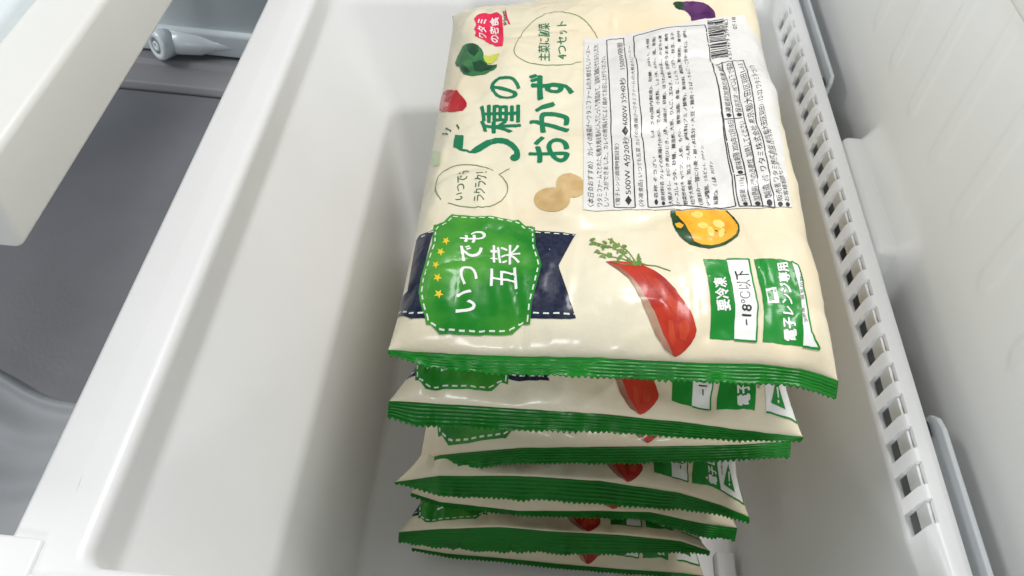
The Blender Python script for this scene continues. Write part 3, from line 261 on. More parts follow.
TEXTS = [
["種","title","headline",[[6.579,16.778],[6.449,20.03],[3.485,20.375],[3.748,16.807]],0.02],
["の","title","headline",[[6.418,20.697],[6.232,23.06],[4.01,23.337],[4.22,20.853]],0.022],
["お","title","headline",[[9.959,13.24],[9.922,16.071],[7.222,16.205],[7.318,13.277]],0.03],
["か","title","headline",[[9.985,16.728],[10.004,20.2],[7.174,20.183],[7.278,16.649]],0.03],
["ず","title","headline",[[10.296,20.439],[10.302,23.221],[6.992,23.597],[7.084,20.556]],0.03],
["ワタミ","white","logo_text",[[3.348,28.515],[3.145,31.926],[2.352,31.793],[2.68,29.135]],0.03],
["の宅食","white","logo_text",[[4.39,27.708],[4.166,32.402],[3.371,32.534],[3.69,27.973]],0.04],
["Watami","black","logo_text",[[4.954,30.873],[4.666,33.424],[4.337,33.608],[4.634,30.876]],0.01],
["主菜に副菜","title","bubble_text",[[8.491,25.036],[8.389,30.697],[7.472,30.923],[7.581,25.101]],0.01],
["4つセット","title","bubble_text",[[9.785,25.196],[9.778,30.682],[8.982,30.739],[9.015,25.124]],0.01],
["いつでも","ink","bubble_text",[[3.152,9.931],[3.356,12.761],[2.493,12.84],[2.633,9.992]],0],
["ラクラク！","ink","bubble_text",[[4.572,9.663],[4.577,12.338],[3.783,12.176],[3.865,9.67]],0],
["い","white","emblem_text",[[4.81,1.712],[4.664,2.925],[3.517,2.886],[3.684,1.624]],0.02],
["つ","white","emblem_text",[[4.746,3.231],[4.646,4.453],[3.566,4.419],[3.734,3.268]],0.02],
["で","white","emblem_text",[[4.873,4.881],[4.796,6.033],[3.429,5.901],[3.572,4.939]],0.02],
["も","white","emblem_text",[[4.977,6.346],[4.882,7.115],[3.308,7.031],[3.369,6.158]],0.02],
["五","white","emblem_text",[[7.139,3.125],[6.947,4.51],[5.424,4.473],[5.505,3.157]],0.005],
["菜","white","emblem_text",[[7.195,4.821],[7.065,6.108],[5.286,6.036],[5.396,4.793]],0.005],
["〈本日のおすすめ〉 カレイの唐揚げ～ワタミファームの大根おろしソース～","black","fine_print",[[11.602,9.356],[11.641,27.072],[11.242,26.96],[11.16,9.361]],0],
["ワタミファームでとれた有機大根を粗みじんでじっくり煮詰めて、旨味を凝縮させたおろしだれ","black","fine_print",[[12.168,9.488],[12.29,27.457],[11.857,27.096],[11.78,9.437]],0],
["しソースができました。カレイの唐揚げによく絡めてお召し上がりください。","black","fine_print",[[12.576,9.504],[12.813,25.812],[12.425,25.762],[12.232,9.492]],0],
["〈電子レンジ調理時間目安〉","black","fine_print",[[13.283,9.631],[13.408,15.317],[13.094,15.322],[12.981,9.61]],0],
["◆500W 4分20秒 ◆600W 3分40秒   1500W時間","black","fine_print",[[14.061,9.708],[14.228,27.671],[13.767,27.573],[13.607,9.664]],0],
["(冷凍食品) いつでも五菜 カレイの唐揚げ～ワタミファームの大根おろしソース～","black","fine_print",[[14.864,9.659],[14.892,27.041],[14.604,27.15],[14.479,9.639]],0],
["●名称 そうざい          しょうゆ(国内製造)、砂糖、かれい、大根","black","fine_print",[[15.797,9.838],[16.246,27.304],[15.985,27.438],[15.48,9.838]],0.009],
["●原材料名 カレイの唐揚げ(かれい、でん粉、小麦粉、しょうゆ、みりん、酒、食塩)","black","fine_print",[[16.25,9.765],[16.709,27.361],[16.419,27.344],[15.941,9.788]],0.009],
["大根おろし、ひじき煮(ひじき、人参、油揚げ、砂糖)、ほうれん草のお浸し、かぼちゃ煮","black","fine_print",[[16.706,9.771],[17.171,27.421],[16.894,27.465],[16.4,9.799]],0.009],
["ソース(しょうゆ、砂糖、醸造酢、大根、りんご、玉ねぎ、食塩)、白菜のうま煮、鶏肉","black","fine_print",[[17.181,9.804],[17.639,27.517],[17.359,27.545],[16.836,9.712]],0.009],
["野菜炒め(キャベツ、人参、もやし、植物油脂、食塩、こしょう)、ごぼう、枝豆、玉子","black","fine_print",[[17.657,9.841],[18.112,27.64],[17.827,27.641],[17.329,9.803]],0.009],
["切干大根煮、加工でん粉、調味料(アミノ酸等)、酸味料、増粘剤、膨張剤、着色料","black","fine_print",[[18.15,9.92],[18.601,27.832],[18.323,27.868],[17.813,9.862]],0.009],
["(原料の一部に小麦・卵・乳成分・大豆・鶏肉・さば・りんご・ごまを含む)、香料、","black","fine_print",[[18.655,10.029],[19.086,28.012],[18.809,28.047],[18.31,9.952]],0.009],
["pH調整剤、ソルビット、クチナシ","black","fine_print",[[19.163,10.138],[19.326,15.471],[19.068,15.531],[18.819,10.068]],0.009],
["炭酸Ca、くん液、カロチン","black","fine_print",[[19.653,10.196],[19.79,14.065],[19.526,14.103],[19.302,10.111]],0.009],
["●内容量 111g","black","fine_print",[[21.593,9.975],[21.521,12.258],[21.119,12.25],[21.165,9.991]],0],
["●賞味期限 2026年12月18日","black","fine_print",[[21.561,12.56],[21.519,17.658],[21.044,17.536],[21.116,12.576]],0],
["●凍結前加熱の有無 加熱","black","fine_print",[[21.47,17.987],[21.478,23.785],[21.064,23.819],[20.974,17.842]],0],
["●加熱調理の必要性 加熱してください","black","fine_print",[[22.306,9.908],[22.324,17.613],[21.867,17.548],[21.887,9.939]],0],
["●保存方法 -18℃以下で保存","black","fine_print",[[22.253,18.123],[22.243,24.063],[21.773,23.931],[21.781,18.057]],0],
["●製造者 ワタミ株式会社 東京都大田区羽田1-1-3","black","fine_print",[[23.06,9.933],[23.158,24.203],[22.616,23.96],[22.602,9.862]],0],
["●販売者 ワタミ株式会社 東京都大田区羽田1-12-22 ワタミ手づくり","black","fine_print",[[23.727,9.944],[24.015,24.036],[23.54,23.843],[23.324,9.885]],0],
["●お客様相談センター 0120-321-510","black","fine_print",[[24.226,10.061],[24.026,16.718],[23.724,16.719],[23.851,9.944]],0],
["4 571479 279983","black","fine_print",[[22.381,24.544],[22.49,29.288],[22.189,29.163],[22.111,24.588]],0],
["0518","black","fine_print",[[23.197,28.307],[23.164,29.68],[22.861,29.607],[22.881,28.297]],0],
["要冷凍","white","frozen_text",[[19.404,2.254],[19.284,4.209],[18.588,4.238],[18.701,2.293]],0.05],
["−18℃以下","black","frozen_text",[[20.656,1.556],[20.622,4.736],[19.816,4.62],[19.988,1.575]],0.02],
["電子レンジ専用","white","microwave_text",[[23.225,1.056],[23.13,5.525],[22.437,5.373],[22.498,1.111]],0.045],
["加熱後、蒸気が熱い","black","microwave_text",[[23.863,1.96],[23.952,5.09],[23.72,5.013],[23.668,1.929]],0]]

_glyphs = {}
def glyphs(s, bold):
    """flat triangulated lettering, normalised to the unit square"""
    k = (s, bold)
    if k not in _glyphs:
        c = bpy.data.curves.new('lettering', 'FONT'); c.body = s; c.size = 1; c.resolution_u = 4
        o = bpy.data.objects.new('lettering', c); col.objects.link(o)
        dg = bpy.context.evaluated_depsgraph_get(); me = bpy.data.meshes.new_from_object(o.evaluated_get(dg))
        V = np.array([v.co[:2] for v in me.vertices]); F = [tuple(p.vertices) for p in me.polygons]
        lo = V.min(0); hi = V.max(0); V = (V - lo) / (hi - lo)
        _glyphs[k] = (V, F)
        bpy.data.objects.remove(o); bpy.data.curves.remove(c); bpy.data.meshes.remove(me)
    return _glyphs[k]

def stroke(poly, w, dash=None, gap=0.2, arch=0.0):
    """thin quads along a polyline"""
    P = [np.array(p, float) for p in poly]; out = []
    pts = [P[0]]; 
    L = [0.0]
    for a, b in zip(P, P[1:]): L.append(L[-1] + float(np.linalg.norm(b - a)))
    def at(s):
        k = min(max(np.searchsorted(L, s) - 1, 0), len(P) - 2); d = L[k + 1] - L[k]
        t = (s - L[k]) / d if d > 1e-9 else 0; return P[k] + (P[k + 1] - P[k]) * t, (P[k + 1] - P[k]) / max(d, 1e-9)
    def quad(s0, s1):
        a, da = at(s0 + 1e-5); b, db = at(s1 - 1e-5); d = (b - a); d = d / max(np.linalg.norm(d), 1e-9); n = np.array([-d[1], d[0]]) * w / 2
        out.append([a - n, b - n, b + n, a + n])
    if dash:
        s = 0.0
        while s < L[-1]:
            quad(s, min(s + dash, L[-1])); s += dash + gap
    else:
        for k in range(len(P) - 1):
            if L[k + 1] > L[k]: quad(max(L[k] - w * .3, 0), min(L[k + 1] + w * .3, L[-1])) if False else quad(L[k], L[k + 1])
    return out

class Film:
    """one pouch's upper film: the body grid that every print is laid on"""
    def __init__(self, c):
        e = [0, .03, .08, .15]
        self.P = np.array(e + list(np.arange(.25, PW - .2, .25)) + [PW - v for v in e[::-1]])
        D = c['depth']; self.D = D
        self.Q = np.array(e + list(np.arange(.25, D - .2, .25)) + [D - v for v in e[::-1]])
        g = np.meshgrid(self.P, self.Q, indexing='ij')
        self.top = surface(c, g[0], g[1], 1); self.bot = surface(c, g[0], g[1], -1)
        du = np.gradient(self.top, self.P, axis=0); dv = np.gradient(self.top, self.Q, axis=1)
        n = np.cross(du, dv); self.N = n / np.linalg.norm(n, axis=-1, keepdims=True)
    def at(self, p, q, off):
        p = np.clip(p, 0, PW - 1e-6); q = np.clip(q, 0, self.D - 1e-6)
        i = np.clip(np.searchsorted(self.P, p, 'right') - 1, 0, len(self.P) - 2); j = np.clip(np.searchsorted(self.Q, q, 'right') - 1, 0, len(self.Q) - 2)
        a = ((p - self.P[i]) / (self.P[i + 1] - self.P[i]))[:, None]; b = ((q - self.Q[j]) / (self.Q[j + 1] - self.Q[j]))[:, None]
        def bl(G): return G[i, j] * (1 - a) * (1 - b) + G[i + 1, j] * a * (1 - b) + G[i, j + 1] * (1 - a) * b + G[i + 1, j + 1] * a * b
        n = bl(self.N); n /= np.linalg.norm(n, axis=-1, keepdims=True)
        return bl(self.top) + n * off, n

def lay(film, name, polys, material, parent, layer, base, cut=True):
    """print a set of outlines (or a vertex/face pair) on the film"""
    bm = bmesh.new()
    if isinstance(polys, tuple):
        vs_ = [bm.verts.new((v[0], v[1], l_)) for v, l_ in zip(polys[0], polys[2])]
        for f in polys[1]:
            try: bm.faces.new([vs_[i] for i in f])
            except ValueError: pass
    else:
        for poly in polys:
            q = []
            for p in poly:
                if not q or abs(p[0] - q[-1][0]) + abs(p[1] - q[-1][1]) > 1e-3: q.append(p)
            if len(q) > 2 and abs(q[0][0] - q[-1][0]) + abs(q[0][1] - q[-1][1]) < 1e-3: q.pop()
            if len(q) < 3: continue
            bm.faces.new([bm.verts.new((p[0], p[1], 0)) for p in q])
    bmesh.ops.triangulate(bm, faces=list(bm.faces))
    bm.normal_update()
    for f in list(bm.faces):
        if f.normal.z < 0: f.normal_flip()
    if cut:
        X = [v.co.x for v in bm.verts]; Y = [v.co.y for v in bm.verts]
        for k in film.P[(film.P > min(X)) & (film.P < max(X))]:
            bmesh.ops.bisect_plane(bm, geom=list(bm.verts) + list(bm.edges) + list(bm.faces), plane_co=(k, 0, 0), plane_no=(1, 0, 0), dist=1e-5)
        for k in film.Q[(film.Q > min(Y)) & (film.Q < max(Y))]:
            bmesh.ops.bisect_plane(bm, geom=list(bm.verts) + list(bm.edges) + list(bm.faces), plane_co=(0, k, 0), plane_no=(0, 1, 0), dist=1e-5)
    bm.verts.index_update()
    Ly = np.array([v.co.z for v in bm.verts]); V = np.array([v.co[:2] for v in bm.verts]); F = [[v.index for v in f.verts] for f in bm.faces]; bm.free()
    pos, nrm = film.at(V[:, 0], V[:, 1], (0.012 * (layer + Ly) + 0.018)[:, None])
    if len(F) > 2 and name in ('stitching', 'outline', 'rule_line', 'barcode', 'leaf_sprig', 'stem'): kind = 'stuff'
    else: kind = None
    o = mesh_obj(name, pos, F, material, parent, normals=nrm, origin=base)
    if kind: o['kind'] = kind
    return o

def lay_texts(film, part, parent, layer, base, only=None):
    objs = []
    for mk in dict.fromkeys(t[1] for t in TEXTS if t[2] == part):
        VV = []; FF = []; LL = []; n = 0
        for s, mm, pt, q, bold in TEXTS:
            if pt != part or mm != mk: continue
            V, F = glyphs(s, 0)
            if only is not None and s != only: continue
            bs, be, te, ts = [np.array(a) - np.array([film.shift, 0]) for a in q]
            x = V[:, :1]; y = V[:, 1:]
            W = bs * (1 - x) * (1 - y) + be * x * (1 - y) + te * x * y + ts * (1 - x) * y
            ex = (te - bs) ; hgt = float(np.linalg.norm(ts - bs)); k = bold * hgt * 0.75
            for r_, (dx, dy) in enumerate(((0, 0), (1, 0), (-1, 0), (0, 1), (0, -1)) if bold else ((0, 0),)):
                VV.append(W + np.array([dx, dy]) * k); LL.append(np.full(len(V), r_ * 0.15)); FF += [tuple(i + n for i in f) for f in F]; n += len(V)
        big = part in ('headline', 'emblem_text', 'frozen_text', 'microwave_text', 'logo_text')
        if not VV: continue
        o = lay(film, part, (np.concatenate(VV), FF, np.concatenate(LL)), M[mk], parent, layer, base, cut=True)
        o['kind'] = 'stuff'; objs.append(o)
    return objs

def make_pouch(idx, c, label):
    base = (float(np.mean([f[1] for f in c['front']])), c['front'][0][2] + 18, c['level'][0] - c['under'])
    root = thing('frozen_meal_pouch', label, 'food pouch', base, 'frozen side dish pouches stacked flat in the drawer')
    F = Film(c); F.shift = [0, .8, 0, 0, .5, .8, .8][idx]; n, k = F.top.shape[:2]
    # body: upper and lower film sharing their rim
    V = list(F.top.reshape(-1, 3)); faces = grid_faces(n, k)
    idx2 = {}; 
    for i in range(n):
        for j in range(k):
            if i in (0, n - 1) or j in (0, k - 1): idx2[i, j] = i * k + j
            else: idx2[i, j] = len(V); V.append(F.bot[i, j])
    for i in range(n - 1):
        for j in range(k - 1):
            faces.append((idx2[i, j], idx2[i, j + 1], idx2[i + 1, j + 1], idx2[i + 1, j]))
    mesh_obj('body', V, faces, M['cream'], root, origin=base)
    # heat seals, crimped and cut with pinking teeth
    def seal(name, line, Lk, ang, rear=False):
        teeth = 74; ns = teeth * 2 + 1; nv = 33
        s = np.linspace(0, 1, ns); L = np.interp(s, [a[0] for a in Lk], [a[1] for a in Lk]) - 0.02
        tooth = np.where(np.arange(ns) % 2 == 1, 0.15 + 0.06 * noise2(s * 31, s * 0 + idx, 8), 0.0)
        v = np.linspace(0, 1, nv)
        S, Vv = np.meshgrid(s, v, indexing='ij'); x, y, z = line(s * PW)
        Ls = L[:, None] * Vv + tooth[:, None] * np.clip((Vv - .88) / .12, 0, 1)
        A = np.radians(ang if np.isscalar(ang) else np.interp(S, [a[0] for a in ang], [a[1] for a in ang])) + (0.30 if idx else 0.18) * noise2(S * 7, S * 0 + idx, idx + 5) + (0.14 * noise2(S * 23, S * 0 + idx, idx + 9) + 0.12 * noise2(S * 60, S * 0 + idx, idx + 13)) * Vv
        sg = 1 if rear else -1
        rib = 0.034 * np.sin(Vv * 5.5 * 2 * np.pi) * np.clip(Vv * 5, 0, 1) * (0.75 + 0.5 * noise2(S * 60, Vv * 6, idx + 2)) + 0.05 * noise2(S * 34, Vv * 1.2, idx + 41)
        X = x[:, None] + 0 * Vv + 0.05 * Vv * noise2(S * 12, Vv, idx)
        Yy = y[:, None] + sg * (Ls * np.cos(A) + rib * np.sin(A)); Zz = z[:, None] - Ls * np.sin(A) + rib * np.cos(A)
        G = np.stack([X, Yy, Zz], -1).reshape(-1, 3)
        o = mesh_obj(name, G, grid_faces(ns, nv, flip=not rear), M['seal'], root, origin=base)
        md = o.modifiers.new('thickness', 'SOLIDIFY'); md.thickness = 0.05 * U; md.offset = 0
        return o
    seal('front_seal', lambda p: front_line(c, p), c['seal'], c['angle'])
    def rl(p):
        q = surface(c, p, np.full_like(p, c['depth'])); return q[:, 0], q[:, 1], q[:, 2]
    seal('rear_seal', rl, [[0, .25], [.36, .3], [.39, 1.3], [1, 1.3]] if idx == 0 else [[0, 1.3], [1, 1.3]], [[0, 110], [.33, 95], [.40, -20], [.5, -38], [1, -38]] if idx == 0 else -10, True)
    S = SHAPES
    if idx > 0:      # the lower pouches are printed a little further left
        dp_, dq_ = {2: (-0.8, -0.3), 3: (0.0, 3.5)}.get(idx, (0.0, 0.0))
        def mv(k, p):
            e = k[:3] in ('emb', 'rib', 'sta')
            return (max(p[0] - F.shift + (dp_ if e else 0), .02), p[1] + (dq_ + (2 if idx == 2 and k[:3] == 'rib' else 0) if e else 0))
        S = {k: [[mv(k, p) for p in poly] for poly in v] for k, v in S.items()}
        qb = min(p[1] for p in S['microwave_green'][0])
        S['microwave_white'] = [[(23.5, qb + .05), (24.6, qb - .05), (25.75, qb - .1), (25.6, 4), (25.3, 8), (23.0, 8), (23.3, 4)]]
        S['microwave_rule'] = [[(23.5, qb + .05), (24.6, qb - .05), (25.75, qb - .1), (25.6, 4), (25.3, 8)]]
    if idx == 2: S['ribbon'] = S['ribbon'][:1]; S['ribbon_stitch'] = S['ribbon_stitch'][:2]
    def pr(name, key, mk, layer, parent=root, polys=None):
        if polys is None and len(S[key]) > 1 and name not in ('leaf_sprig', 'barcode'):
            return [lay(F, name, [p], M[mk], parent, layer, base) for p in S[key]][0]
        return lay(F, name, polys if polys is not None else S[key], M[mk], parent, layer, base)
    pr('ribbon', 'ribbon', 'navy', 1)
    rb = [o for o in root.children if o.name.startswith('ribbon')][0]
    pr('stitching', None, 'stitch', 2, rb, sum([stroke(p, .085, .34, .24) for p in S['ribbon_stitch']], []))
    em = pr('emblem', 'emblem', 'emblem', 2)
    pr('stitching', None, 'stitch', 3, em, sum([stroke(p, .085, .34, .24) for p in S['emblem_stitch']], []))
    for st in S['star']: pr('star', None, 'yellow', 3, em, [st])
    for ch in 'いつでも五菜':
        for o in lay_texts(F, 'emblem_text', em, 3, base, ch): o.name = 'character'; del o['kind']
    ca = pr('carrot', 'carrot', 'carrot', 1)
    pr('skin', 'carrot_shade', 'carrot_shade', 2, ca); pr('brush_mark', 'carrot_light', 'carrot_light', 2, ca)
    pr('leaf_sprig', 'carrot_leaf', 'leaf', 3, ca); pr('stem', None, 'leaf', 2, ca, sum([stroke(p, .07) for p in S['carrot_stem']], []))
    fz = pr('storage_badge', 'frozen_green', 'green', 1)
    pr('white_field', 'frozen_white', 'white', 2, fz); pr('outline', None, 'green', 3, fz, sum([stroke(p, .10) for p in S['frozen_rule']], []))
    for o in lay_texts(F, 'frozen_text', fz, 3, base): o.name = 'lettering'
    mw = pr('microwave_badge', 'microwave_green', 'green', 1)
    pr('white_field', 'microwave_white', 'white', 2, mw); pr('outline', None, 'green', 3, mw, sum([stroke(p, .10) for p in S['microwave_rule']], []))
    oi = pr('oven_icon', 'oven_icon', 'white', 2, mw); pr('oven_door', 'oven_door', 'green', 3, mw); pr('oven_dial', 'oven_dial', 'green', 3, mw)
    for o in lay_texts(F, 'microwave_text', mw, 3, base): o.name = 'lettering'
    if idx > 0:
        pr('warning_triangle', None, 'green', 4, mw, [[(24.85, qb + .35), (23.8, qb + .55), (24.4, qb + 2.0)]])
        pr('exclamation_mark', None, 'white', 5, mw, [[(24.33, qb + .9), (24.42, qb + .9), (24.46, qb + 1.5), (24.33, qb + 1.5)], [(24.31, qb + .62), (24.42, qb + .62), (24.42, qb + .78), (24.31, qb + .78)]])
        return root
    # the rest of the artwork shows only on the top pouch
    pr('broccoli', 'broccoli', 'broccoli', 1); b = bpy.data.objects['broccoli']
    pr('floret_shade', 'broccoli_dark', 'broccoli_dark', 2, b); pr('stalk', 'broccoli_stem', 'lime', 2, b)
    t = pr('tomato', 'tomato', 'tomato', 1); pr('highlight', 'tomato_light', 'pink', 2, t)
    pr('pale_leaf', 'leaf_pale', 'pale_leaf', 1)
    for p in S['potato']: pr('potato_slice', None, 'potato', 1, root, [p])
    pk = pr('pumpkin', 'pumpkin', 'rind', 1); pr('flesh', 'pumpkin_flesh', 'orange', 2, pk); pr('stem', 'pumpkin_stem', 'orange', 3, pk)
    pr('seed', 'pumpkin_seed', 'seed', 3, pk)
    eg = pr('eggplant', 'eggplant', 'purple', 1); pr('cap', 'eggplant_cap', 'rind', 2, eg)
    lg = pr('logo', 'logo', 'logo', 1); pr('arc', 'logo_arc', 'logo', 1, lg)
    for o in lay_texts(F, 'logo_text', lg, 2, base): o.name = 'lettering'
    ub = pr('speech_bubble', None, 'thin', 1, root, sum([stroke(p, .06) for p in S['upper_bubble']], []))
    pr('speech_bubble', None, 'thin', 1, root, sum([stroke(p, .06) for p in S['lower_bubble']], []))
    for o in lay_texts(F, 'bubble_text', ub, 1, base): o.name = 'lettering'
    hl = pr('headline', None, 'title', 1, root, S['figure_five'])
    pr('tick_mark', 'tick', 'ink', 1, hl)
    for ch in '種のおかず':
        for o in lay_texts(F, 'headline', hl, 1, base, ch): o.name = 'character'; del o['kind']
    lb = pr('information_label', 'label', 'label', 3)
    pr('rule_line', None, 'black', 4, lb, sum([stroke(p, .075) for p in S['label_rule']], []))
    pr('barcode', 'barcode', 'black', 4, lb)
    for o in lay_texts(F, 'fine_print', lb, 4, base): o.name = 'lettering'
    return root

# ------------------------------------------------------------------ the freezer drawer
def round_profile(levels, closed=False):
    """levels: rows (h, xl, xr, yf, yb, rad, bend); each inner corner is rounded over 'bend' units"""
    L = [np.array(r[:6], float) for r in levels]; out = [L[0]]
    for i in range(1, len(L) - 1):
        b = levels[i][6]
        if b <= 0: out.append(L[i]); continue
        a = L[i] + (L[i - 1] - L[i]) * min(.49, b / max(1e-6, np.linalg.norm((L[i - 1] - L[i])[:3])))
        c = L[i] + (L[i + 1] - L[i]) * min(.49, b / max(1e-6, np.linalg.norm((L[i + 1] - L[i])[:3])))
        for t in np.linspace(0, 1, 6): out.append(a * (1 - t) ** 2 + 2 * L[i] * t * (1 - t) + c * t * t)
    out.append(L[-1]); return out

drawer = thing('freezer_drawer', 'white plastic freezer drawer holding the stack of pouches, slotted along its right wall', 'freezer drawer', (7, 42, 0))
DO = (7, 42, 0)
LV = [ # h, xl, xr, yf, yb, corner radius, bend
 (44.0, -23.45, 27.15, 12.0, 79.5, 2.5, 0),
 (42.0, -23.45, 27.15, 12.0, 79.5, 2.5, .35),
 (41.92, -21.3, 26.75, 13.2, 78.3, 3, .06),
 (42.0, -19.35, 25.7, 14.6, 77, 3, .8),
 (45.5, -19.05, 25.4, 14.7, 73, 3, .5),
 (55.0, -12.9, 25.1, 15.0, 69.0, 1.3, .8),
 (73.0, -9.9, 24.5, 16.0, 68, 1.3, 1.0),
 (73.0, -7.5, 22.5, 18.0, 65.6, 1, 0)]
# subdivide rim wall at the slots
rows = round_profile(LV)
extra = []
for a, b in zip(rows, rows[1:]):
    extra.append(a)
    if a[0] >= 42.2 and b[0] <= 45.5 and b[0] - a[0] > 1.0:
        for hx in (42.9, 43.6, 44.4):
            if a[0] < hx < b[0]: extra.append(a + (b - a) * (hx - a[0]) / (b[0] - a[0]))
extra.append(rows[-1]); rows = extra
slotsY = [21.93 + 2.385 * k for k in range(23)]
ys = []
for y in slotsY:
    ys += [y - 0.74, y - .6, y + 0.6, y + 0.74]
ysn = np.array(ys)
def ring(r):
    h, xl, xr, yf, yb, rad = r; z = CAM_Z - h; pts = []
    rb = rad; skew = 8.0
    def arc(cx, cy, a0):
        rad = rb if a0 < 170 else min(1.0, rb)
        ox = (rb - rad) * (-1 if a0 == 180 else 1); oy = -(rb - rad)
        if a0 < 170: ox = oy = 0
        for k in range(9):
            a = math.radians(a0 + 90 * k / 8); pts.append((cx + ox + rad * math.cos(a), cy + oy + rad * math.sin(a), z))
    # right side, front to back (slots), then back, left, front
    pts.append((xr, yf + rad, z))
    for y in ysn:      # the back end runs deeper on the right: undo that stretch so the slots stay evenly pitched
        yy0 = 30.0; kk = skew / (yb - 30); pts.append((xr, float(y if y < yy0 else yy0 + (y - yy0) / (1 + kk)), z))
    arc(xr - rad, yb - rad, 0); 
    for t in np.linspace(0, 1, 12)[1:-1]: pts.append((xr - rad + (xl + rad - xr + rad) * t, yb, z))
    arc(xl + rad, yb - rad, 90)
    for t in np.linspace(0, 1, 24)[1:-1]: pts.append((xl, yb - rad + (yf + rad - yb + rad) * t, z))
    arc(xl + rad, yf + rad, 180)
    for t in np.linspace(0, 1, 10)[1:-1]: pts.append((xl + rad + (xr - rad - xl - rad) * t, yf, z))
    arc(xr - rad, yf + rad, 270)
    return [(x, y + max(0.0, (y - 30) / (yb - 30)) * skew * min(1, max(0, (x - xl) / (xr - xl))), zz) for x, y, zz in pts[:-1]]
R_ = [ring(r) for r in rows]; nr = len(R_[0]); V = [p for r in R_ for p in r]; Fc = []
hs = [r[0] for r in rows]
for i in range(len(rows) - 1):
    hm = (hs[i] + hs[i + 1]) / 2
    for j in range(nr):
        if 1 <= j <= len(ysn) and (j - 1) % 4 in (0, 1, 2) and j + 1 <= len(ysn) + 1:
            xm = (R_[i][j][0] + R_[i + 1][j][0]) / 2
            if 41.99 < hm < 44.4 and xm < 26.12 and i > 8: continue
        a = i * nr + j; b = i * nr + (j + 1) % nr; Fc.append((a, a + nr, b + nr, b))
c0 = (len(rows) - 1) * nr; Fc.append(tuple(range(c0, c0 + nr))[::-1])
tub = mesh_obj('tub', V, Fc, M['plastic'], drawer, origin=DO)
bmx = bmesh.new(); bmx.from_mesh(tub.data); bmesh.ops.recalc_face_normals(bmx, faces=list(bmx.faces)); 
cf = min(bmx.faces, key=lambda f: f.calc_center_median().z)
if cf.normal.z < 0: bmesh.ops.reverse_faces(bmx, faces=list(bmx.faces))
bmx.to_mesh(tub.data); bmx.free()
md = tub.modifiers.new('wall', 'SOLIDIFY'); md.thickness = 0.38 * U; md.offset = -1; md.use_even_offset = False
md = tub.modifiers.new('soft', 'BEVEL'); md.width = 0.09 * U; md.segments = 2; md.limit_method = 'ANGLE'; md.angle_limit = math.radians(55)
bevel_box('slot_backing', 25.9, 26.75, 19, 79, 73 - 43.7, 73 - 42.4, .06, M['plastic'], drawer, 2, origin=DO)
bevel_box('floor_rib', 22.4, 24.1, 17, 31.4, 0.05, 1.1, .15, M['plastic'], drawer, 3, origin=DO)
def scuff(x0, y0, x1, y1, w, z):
    dx, dy = x1 - x0, y1 - y0; L = math.hypot(dx, dy); n = (-dy / L * w, dx / L * w)
    return mesh_obj('scuff', [(x0, y0, z), ((x0 + x1) / 2 + n[0], (y0 + y1) / 2 + n[1], z), (x1, y1, z), ((x0 + x1) / 2 - n[0], (y0 + y1) / 2 - n[1], z)], [(0, 3, 2, 1)], M['scuff'], drawer, smooth=False, origin=DO)
for a in ((-21.15, 18.2, -21.22, 19.4, .02),): scuff(*a, 73 - 41.9 + .012)
# raised corner block of the front rim, scuff line along the left rim
bevel_box('corner_block', -26.5, -21.6, 13.3, 15.65, 73 - 42.3, 73 - 41.65, .25, M['plastic'], drawer, origin=DO)
bevel_box('front_lip', -27.5, 30, 9.5, 13.9, 73 - 43.2, 73 - 41.75, .3, M['plastic'], drawer, origin=DO)

# ------------------------------------------------------------------ the freezer's inside around the drawer
# right inner wall with upright moulded ribs
ny, nh = 420, 190
yy = np.linspace(6, 96, ny); hh = np.linspace(14, 76, nh)
Yg, Hg = np.meshgrid(yy, hh, indexing='ij'); d = np.zeros_like(Yg)
yy_h = np.linspace(6, 96, ny)
for k in range(-3, 12):
    cy = 28.9 + 5.87 * k; r = 0.95
    sd = np.hypot(Yg - cy, np.maximum(Hg - (37.2 - r), 0)) - r
    d = np.maximum(d, 0.08 * (1 - np.clip((sd + .32) / .32, 0, 1) ** 2 * (3 - 2 * np.clip((sd + .32) / .32, 0, 1))))
Xg = 30.0 - d
# the wall swells out softly where it carries the drawer's rail block
blk = np.exp(-np.clip(np.abs(Yg - 49) - 6.0, 0, None) ** 2 / 0.9) * np.exp(-np.clip(np.abs(Hg - 44.6) - 1.6, 0, None) ** 2 / 2.2)
Xg = Xg - 1.6 * blk
V = np.stack([Xg, Yg, CAM_Z - Hg], -1).reshape(-1, 3)
wall = mesh_obj('wall', V, grid_faces(ny, nh), M['liner'])
wall['kind'] = 'structure'
md = wall.modifiers.new('depth', 'SOLIDIFY'); md.thickness = 1.5 * U; md.offset = -1

t = thing('rail_block', 'smooth white block on the wall beside the right rim, midway along the drawer', 'rail block', (29, 49, 28))
bevel_box('body', 27.35, 30.4, 42.4, 55.6, 73 - 46.5, 73 - 42.0, .7, M['liner'], t, 5, origin=(29, 49, 28))

